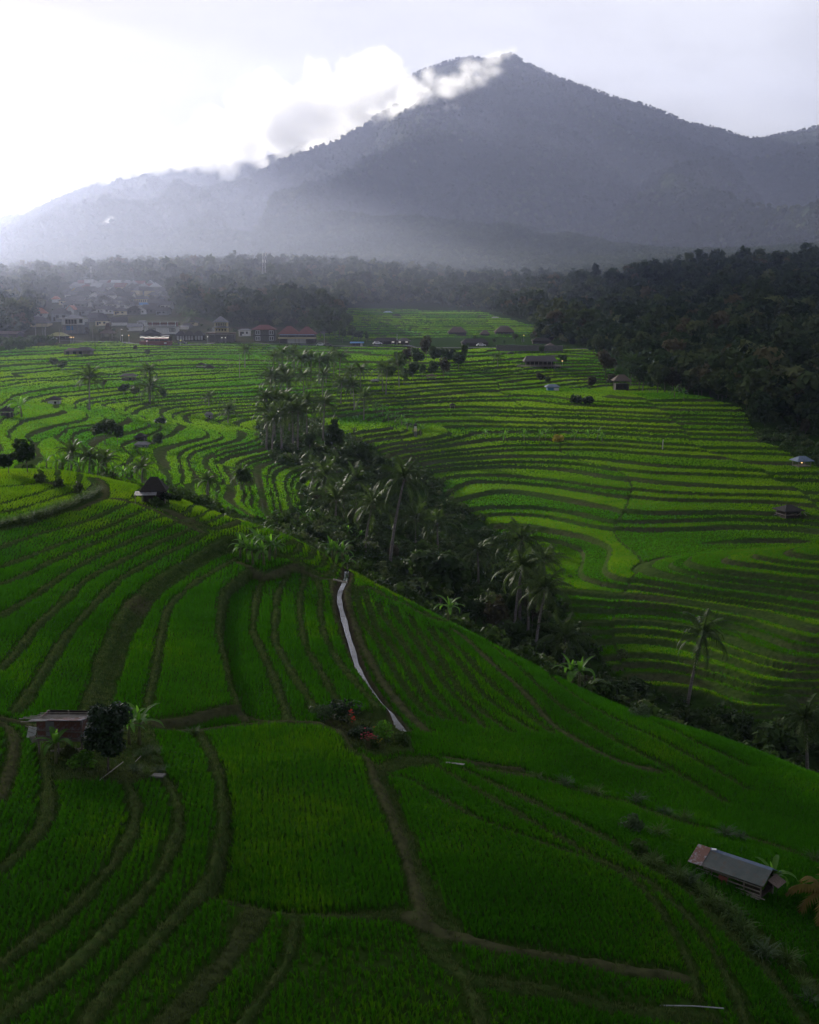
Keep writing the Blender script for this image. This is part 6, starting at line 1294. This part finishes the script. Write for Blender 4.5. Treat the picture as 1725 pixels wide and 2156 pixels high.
# ------------------------------------------------------------------ open shed with a corrugated roof on the near right
SH0 = spot(1545, 1858, 45, 80); t = empty('open_shed', SH0, radians(-42), 'open wooden shed with a weathered corrugated roof and a rusty end panel', 'shed', 'huts on the near ridge'); LL, WW, E0, RH = 4.9, 2.0, 1.15, 1.75; t.scale = (.76, .76, .8)
for x in np.linspace(-LL / 2 + .15, LL / 2 - .15, 5):
    for y in (-WW / 2 + .1, WW / 2 - .1): MB().tube([(x, y, -.5), (x, y, E0 + .05)], .055, 6).build('post', M['wood'], t)
q = LL / 2 + .2; e = WW / 2 + .35; zr, ze = RH, E0 - .08; sl = (zr - ze)
MB().slab([(-q + .95, -e, ze), (q, -e, ze), (q, 0, zr), (-q + .95, 0, zr)], .03).build('roof_sheet', M['tin_green'], t); MB().slab([(-q, -e - .03, ze + .0), (-q + .96, -e - .03, ze + .0), (-q + .96, 0, zr + .03), (-q, 0, zr + .03)], .03).build('rusty_roof_sheet', M['tin_rust'], t); MB().slab([(q, e, ze), (-q, e, ze), (-q, 0, zr), (q, 0, zr)], .03).build('back_roof_sheet', M['tin_blue'], t)
mb = MB(); mb.slab([(-q + .9, -.16, zr - .085), (q, -.16, zr - .085), (q, 0, zr + .055), (-q + .9, 0, zr + .055)], .02); mb.slab([(q, .2, zr - .1), (-q + .9, .2, zr - .1), (-q + .9, 0, zr + .055), (q, 0, zr + .055)], .02); mb.build('ridge_cap', M['tin_blue'], t); MB().box((-q + 1.2, -.1, zr + .05), (.3, .2, .05), .5).build('plastic_scrap', M['white'], t)
for z in (.25, .5, .78): MB().box((.3, -WW / 2 + .02, z), (LL - .9, .05, .07), ry=.01).build('rail', M['bamboo'], t)
for z in (.2, .36, .52, .68): MB().box((-LL / 2 + .75, -WW / 2 - .06, z), (.95, .04, .05)).build('crate_slat', M['bamboo'], t)
MB().box((-.25, -WW / 2 - .08, .35), (.6, .04, .75), ry=.05).build('mud_panel', M['brick'], t); MB().box((0, WW / 2 - .05, .6), (LL - .4, .05, 1.0)).build('back_wall', M['dark_wood'], t); MB().box((0, 0, .12), (LL - .2, WW - .3, .1)).build('floor', M['dark_wood'], t)
for k in range(6): MB().tube([(.4 + .3 * k, -WW / 2 - .15 - .1 * (k % 2), .1 + .04 * k), (2.2 + .12 * k, -WW / 2 - .2 - .06 * (k % 3), .06 + .04 * k)], .025, 5).build('stacked_pole', M['bamboo'], t)
MB().slab([(q - .02, -e * .5, 1.25), (q + .7, -e * .5, .95), (q + .7, e * .4, .95), (q - .02, e * .4, 1.25)], .03).build('lean_to_roof', M['thatch_brown'], t)

# ------------------------------------------------------------------ thatched hut on the back of the near ridge
t = empty('thatched_hut', spot(326, 1058, 110, 145), .1, 'black thatched hut with a tin lean-to on the back edge of the near ridge', 'hut', 'huts on the near ridge')
for sx in (-1, 1):
    for sy in (-1, 1): MB().box((sx * 1.2, sy * .9, .6), (.1, .1, 1.9)).build('post', M['wood'], t)
MB().box((0, .1, .7), (2.2, 1.5, 1.3)).build('wall', M['dark_wood'], t); hip_roof(2.3, 1.9, 1.35, .25, .35, 1.3, M['thatch'], t); MB().slab([(-1.9, -1.9, .95), (.4, -1.9, .95), (.4, -.9, 1.25), (-1.9, -.9, 1.25)], .03).build('lean_to_roof', M['tin_grey'], t)
for x in (-1.8, .3): MB().box((x, -1.8, .3), (.08, .08, 1.4)).build('post', M['wood'], t)
# ------------------------------------------------------------------ channel water, plank bridge, tin sheet, flowers, smoke
WP = SP_; V = []; wq = .22 + .06 * fbm(np.arange(len(WP)) * .37, np.zeros(len(WP)), 71, 2)
wz = np.array([ground_z(*p) for p in WP]); wz = np.convolve(np.pad(wz, 3, 'edge'), np.ones(7) / 7, 'valid') + .30
for i, p in enumerate(WP):
    td = WP[min(i + 1, len(WP) - 1)] - WP[max(i - 1, 0)]; td = td / np.linalg.norm(td); nr_ = np.array([-td[1], td[0]])
    for s_ in (-1, 1): V.append((p[0] + nr_[0] * s_ * wq[i], p[1] + nr_[1] * s_ * wq[i], wz[i]))
m, nt, out = new_mat('water'); pw = nn(nt, 'ShaderNodeBsdfPrincipled'); setv(pw, 'Base Color', (.02, .025, .025, 1)); setv(pw, 'Roughness', .05); setv(pw, 'IOR', 1.33); setv(pw, 'Specular IOR Level', .6); f = noise(nt, 3.5, 4, .6); b = nn(nt, 'ShaderNodeBump'); setv(b, 'Strength', .35); setv(b, 'Distance', .06); nt.links.new(f, b.inputs['Height']); nt.links.new(b.outputs[0], pw.inputs['Normal']); nt.links.new(pw.outputs[0], out.inputs[0])
mb = MB(); mb.add(V, [(2 * i, 2 * i + 1, 2 * i + 3, 2 * i + 2) for i in range(len(WP) - 1)]); tag(mb.build('water', m), kind='structure')
p, q = spot(702, 1226, 90, 130), spot(732, 1232, 90, 130); mb = MB()
for k in (-1, 0, 1): mb.bar(p + Vector((0, k * .14, .22)), q + Vector((0, k * .14, .22)), .1)
tag(mb.build('plank_bridge', M['bamboo']), 'pale plank bridge across the head of the water channel', 'bridge')
p = spot(957, 1613, 55, 90); mb = MB(); mb.slab([(-.62, .16, .16), (.5, -.26, .18), (.62, -.06, .18), (-.5, .34, .16)], .02); tag(mb.build('tin_sheet', M['tin_grey'], None, p), 'pale tin sheet lying at the foot of the brown path', 'sheet')
p = spot(1448, 2131, 35, 60); mb = MB(); mb.tube([p + Vector((-1.3, .1, .2)), p + Vector((.2, 0, .24)), p + Vector((1.4, -.1, .2))], .025, 6); tag(mb.build('water_pipe', M['metal']), 'thin grey pipe lying along the bottom right ditch', 'pipe')
def flowers(u, v, mt, n, r, label, dz=.9):
    p = spot(u, v, 50, 85); rg = np.random.default_rng(n); mb = MB(); b = MB()
    for k in range(n):
        c = Vector((rg.normal() * r, rg.normal() * r * .6, dz + rg.normal() * r * .8)); b.tube([(0, 0, -.1), c], .012, 4)
        for j in range(5): a = j * 1.257 + k; mb.add([c, c + Vector((cos(a) * .07, sin(a) * .07 - .03, .05)), c + Vector((cos(a + .9) * .07, sin(a + .9) * .07 - .03, .05))], [(0, 1, 2)])
    t = empty('flowering_plant', p, 0, label, 'flowers', 'flowering plants by the channel'); mb.build('foliage' if mt is M['yellow_leaf'] else 'petals', mt, t); b.build('stems', M['stem'], t)
flowers(740, 1550, M['red_flower'], 9, .12, 'upper spray of scarlet flowers in the flower bed', 1.35); flowers(745, 1552, M['red_flower'], 9, .12, 'lower spray of scarlet flowers in the flower bed', .95); flowers(776, 1580, M['pink_flower'], 26, .2, 'magenta blooming plant in front of the round dark bush', .75); flowers(800, 1582, M['yellow_leaf'], 10, .12, 'small yellow-leaved plant below the lime-green bush', .5)

# ------------------------------------------------------------------ clouds (fog grids with billows) and smoke
def cloud(name, blobs, vox, dens, seed, amp=.9, freq=1.0, stretch=(1, 1, 1), color=(1, 1, 1)):
    """blobs: (centre, radius); density falls off from the blobs and is eaten away by noise"""
    P = np.array([b[0] for b in blobs]); Rr = np.array([b[1] for b in blobs]); lo = (P - Rr[:, None] * 1.25).min(0); hi = (P + Rr[:, None] * 1.25).max(0)
    me = bpy.data.meshes.new(name); me.from_pydata([tuple(p) for p in P], [], []); at = me.attributes.new('rad', 'FLOAT', 'POINT'); at.data.foreach_set('value', Rr.astype(np.float32))
    m, nt, out = new_mat(name); v = nn(nt, 'ShaderNodeVolumePrincipled'); setv(v, 'Color', (*color, 1)); setv(v, 'Density', dens); setv(v, 'Anisotropy', .68); nt.links.new(v.outputs[0], out.inputs['Volume'])
    g = bpy.data.node_groups.new(name, 'GeometryNodeTree'); g.interface.new_socket('Geometry', in_out='INPUT', socket_type='NodeSocketGeometry'); g.interface.new_socket('Geometry', in_out='OUTPUT', socket_type='NodeSocketGeometry')
    N = g.nodes; L = g.links; gi = N.new('NodeGroupInput'); go = N.new('NodeGroupOutput'); vc = N.new('GeometryNodeVolumeCube'); vc.inputs['Min'].default_value = lo; vc.inputs['Max'].default_value = hi
    for i, ax in enumerate('XYZ'): vc.inputs['Resolution ' + ax].default_value = max(8, int((hi[i] - lo[i]) / vox))
    pos = N.new('GeometryNodeInputPosition'); na = N.new('GeometryNodeInputNamedAttribute'); na.data_type = 'FLOAT'; na.inputs[0].default_value = 'rad'
    acc = None
    nz = N.new('ShaderNodeTexNoise'); nz.inputs['Scale'].default_value = freq / float(np.median(Rr)); nz.inputs['Detail'].default_value = 6; nz.inputs['Roughness'].default_value = .6
    mpn = N.new('ShaderNodeVectorMath'); mpn.operation = 'MULTIPLY'; mpn.inputs[1].default_value = stretch; L.new(pos.outputs[0], mpn.inputs[0]); ad = N.new('ShaderNodeVectorMath'); ad.operation = 'ADD'; ad.inputs[1].default_value = (seed * 531.7, seed * 77.1, 0); L.new(mpn.outputs[0], ad.inputs[0]); L.new(ad.outputs[0], nz.inputs['Vector'])
    sn = N.new('GeometryNodeSampleNearest'); sn.domain = 'POINT'; L.new(gi.outputs[0], sn.inputs[0]); L.new(pos.outputs[0], sn.inputs['Sample Position'])
    si = N.new('GeometryNodeSampleIndex'); si.data_type = 'FLOAT'; L.new(gi.outputs[0], si.inputs[0]); L.new(na.outputs[0], si.inputs[1]); L.new(sn.outputs[0], si.inputs['Index'])
    pr = N.new('GeometryNodeProximity'); pr.target_element = 'POINTS'; L.new(gi.outputs[0], pr.inputs[0])
    def mth(op, a, b=None, clamp=False):
        n = N.new('ShaderNodeMath'); n.operation = op; n.use_clamp = clamp
        for i, x in enumerate((a, b)):
            if x is None: continue
            if isinstance(x, (int, float)): n.inputs[i].default_value = x
            else: L.new(x, n.inputs[i])
        return n.outputs[0]
    q = mth('DIVIDE', pr.outputs['Distance'], si.outputs[0]); dn = mth('SUBTRACT', 1.0, q); dn = mth('ADD', dn, mth('MULTIPLY', mth('SUBTRACT', nz.outputs['Fac'], .55), amp * 2)); dn = mth('MULTIPLY', dn, 2.2, True)
    L.new(dn, vc.inputs['Density']); sm = N.new('GeometryNodeSetMaterial'); sm.inputs['Material'].default_value = m; L.new(vc.outputs[0], sm.inputs[0]); L.new(sm.outputs[0], go.inputs[0])
    me.materials.append(m); o = link(name, me); md = o.modifiers.new('fog', 'NODES'); md.node_group = g; return tag(o, kind='stuff')
def along(path, d, step, rj, seed, dz=(.0, .0)):
    """blobs strewn along a path of (u, v, radius in picture units)"""
    rg = np.random.default_rng(seed); out = []
    for (u0, v0, r0), (u1, v1, r1) in zip(path[:-1], path[1:]):
        n = max(1, int(math.hypot(u1 - u0, v1 - v0) / step))
        for k in range(n):
            f = k / n; r = 1.42 * (r0 + (r1 - r0) * f) * rg.uniform(1 - rj, 1 + rj); u = u0 + (u1 - u0) * f + rg.normal() * r * .35; v = v0 + (v1 - v0) * f + rg.normal() * r * .35; dd = d + rg.uniform(-120, 120)
            out.append((np.array(at_d(u, v, dd)), r * px(d)))
    return out
main_ = along([(40, 440, 14), (120, 400, 20), (200, 370, 24), (300, 335, 26), (380, 318, 26)], 5250, 9, .3, 21) + along([(540, 200, 22), (570, 185, 26), (600, 195, 24)], 4700, 10, .25, 22) + along([(340, 335, 14), (420, 310, 28), (500, 290, 36), (560, 275, 40), (620, 262, 42), (690, 245, 44), (760, 225, 42), (810, 210, 40), (850, 200, 34)], 4650, 8, .25, 1) + along([(560, 200, 20), (600, 205, 24), (650, 220, 24), (690, 228, 22)], 4700, 8, .25, 2) + along([(510, 245, 26), (580, 235, 28), (640, 245, 26)], 4700, 14, .2, 9) + along([(720, 205, 24), (770, 185, 30), (800, 190, 28)], 4680, 10, .2, 3) + along([(300, 350, 8), (380, 345, 12), (480, 338, 16), (560, 330, 18)], 4750, 14, .3, 4)
cloud('cloud', main_, 8, .0135, 1, .72, 1.9)
front = along([(800, 245, 14), (860, 225, 20), (920, 200, 19), (970, 170, 15), (1010, 145, 12), (1050, 120, 9), (1090, 98, 6)], 3900, 9, .25, 5) + along([(850, 190, 14), (900, 165, 12), (950, 185, 14), (1000, 170, 12), (1060, 150, 8)], 3900, 9, .25, 6) + along([(900, 240, 8), (950, 230, 8), (970, 232, 6)], 3850, 8, .3, 7)
cloud('cloud', front, 8, .010, 2, .75, 1.8, (1, 1, 1.4))
left_ = along([(-60, 420, 40), (0, 405, 34), (50, 385, 22), (100, 362, 10)], 6200, 14, .25, 8) + along([(-40, 450, 30), (40, 425, 18)], 6200, 14, .2, 11)
cloud('cloud', left_, 16, .010, 3, .6, 1.2)
cloud('smoke', along([(212, 474, 3), (225, 468, 5), (238, 463, 7), (244, 462, 6)], 2600, 3, .2, 12), 3.5, .014, 4, .6, 1.4)

# out-of-view cloud, added to block the sun and shade the near ridge
rg = np.random.default_rng(44); mb = None; V = []; Fc = []; b0 = 0
cen = np.array([8.0, 70.0, -25.0]) + np.array(sun_dir) * (1330 / sin(SUN_EL))
import bmesh
bm_ = bmesh.new(); bmesh.ops.create_icosphere(bm_, subdivisions=3, radius=1.0); iv = np.array([v.co for v in bm_.verts]); ifc = np.array([[v.index for v in f.verts] for f in bm_.faces]); bm_.free()
ax1 = np.array([cos(SUN_AZ), -sin(SUN_AZ), 0.]); ax2 = np.array([sin(SUN_AZ), cos(SUN_AZ), 0.])
lift = np.array(sun_dir) * (1358 / sin(SUN_EL)); dl = np.array([.34, .940]); nl = np.array([.940, -.34]); o_ = np.array([-25.0, 117.0])
for k in range(150):
    r = rg.uniform(34, 62) if k < 70 else rg.uniform(70, 135); g_ = o_ + dl * (rg.uniform(-420, 700)) + nl * (1.97 * r + (rg.uniform(0, 40) if k < 70 else rg.uniform(0, 620)))
    q = iv * r * (1 + .14 * fbm(iv[:, 0] * 2 + k * 3, iv[:, 1] * 2 + iv[:, 2] * 1.7, 9, 3))[:, None] * np.array([1, 1, .55]); V.append(q + np.array([g_[0], g_[1], -28.]) + lift); Fc.append(ifc + b0); b0 += len(iv)
cm = simple('shade_cloud', (.55, .56, .58), (.75, .75, .76), .004, 1.0, spec=0)
tag(link('cloud', np_mesh('cloud', np.concatenate(V), np.concatenate(Fc), cm, smooth=True)), kind='stuff')  # added sun blocker, apart from the visible clouds
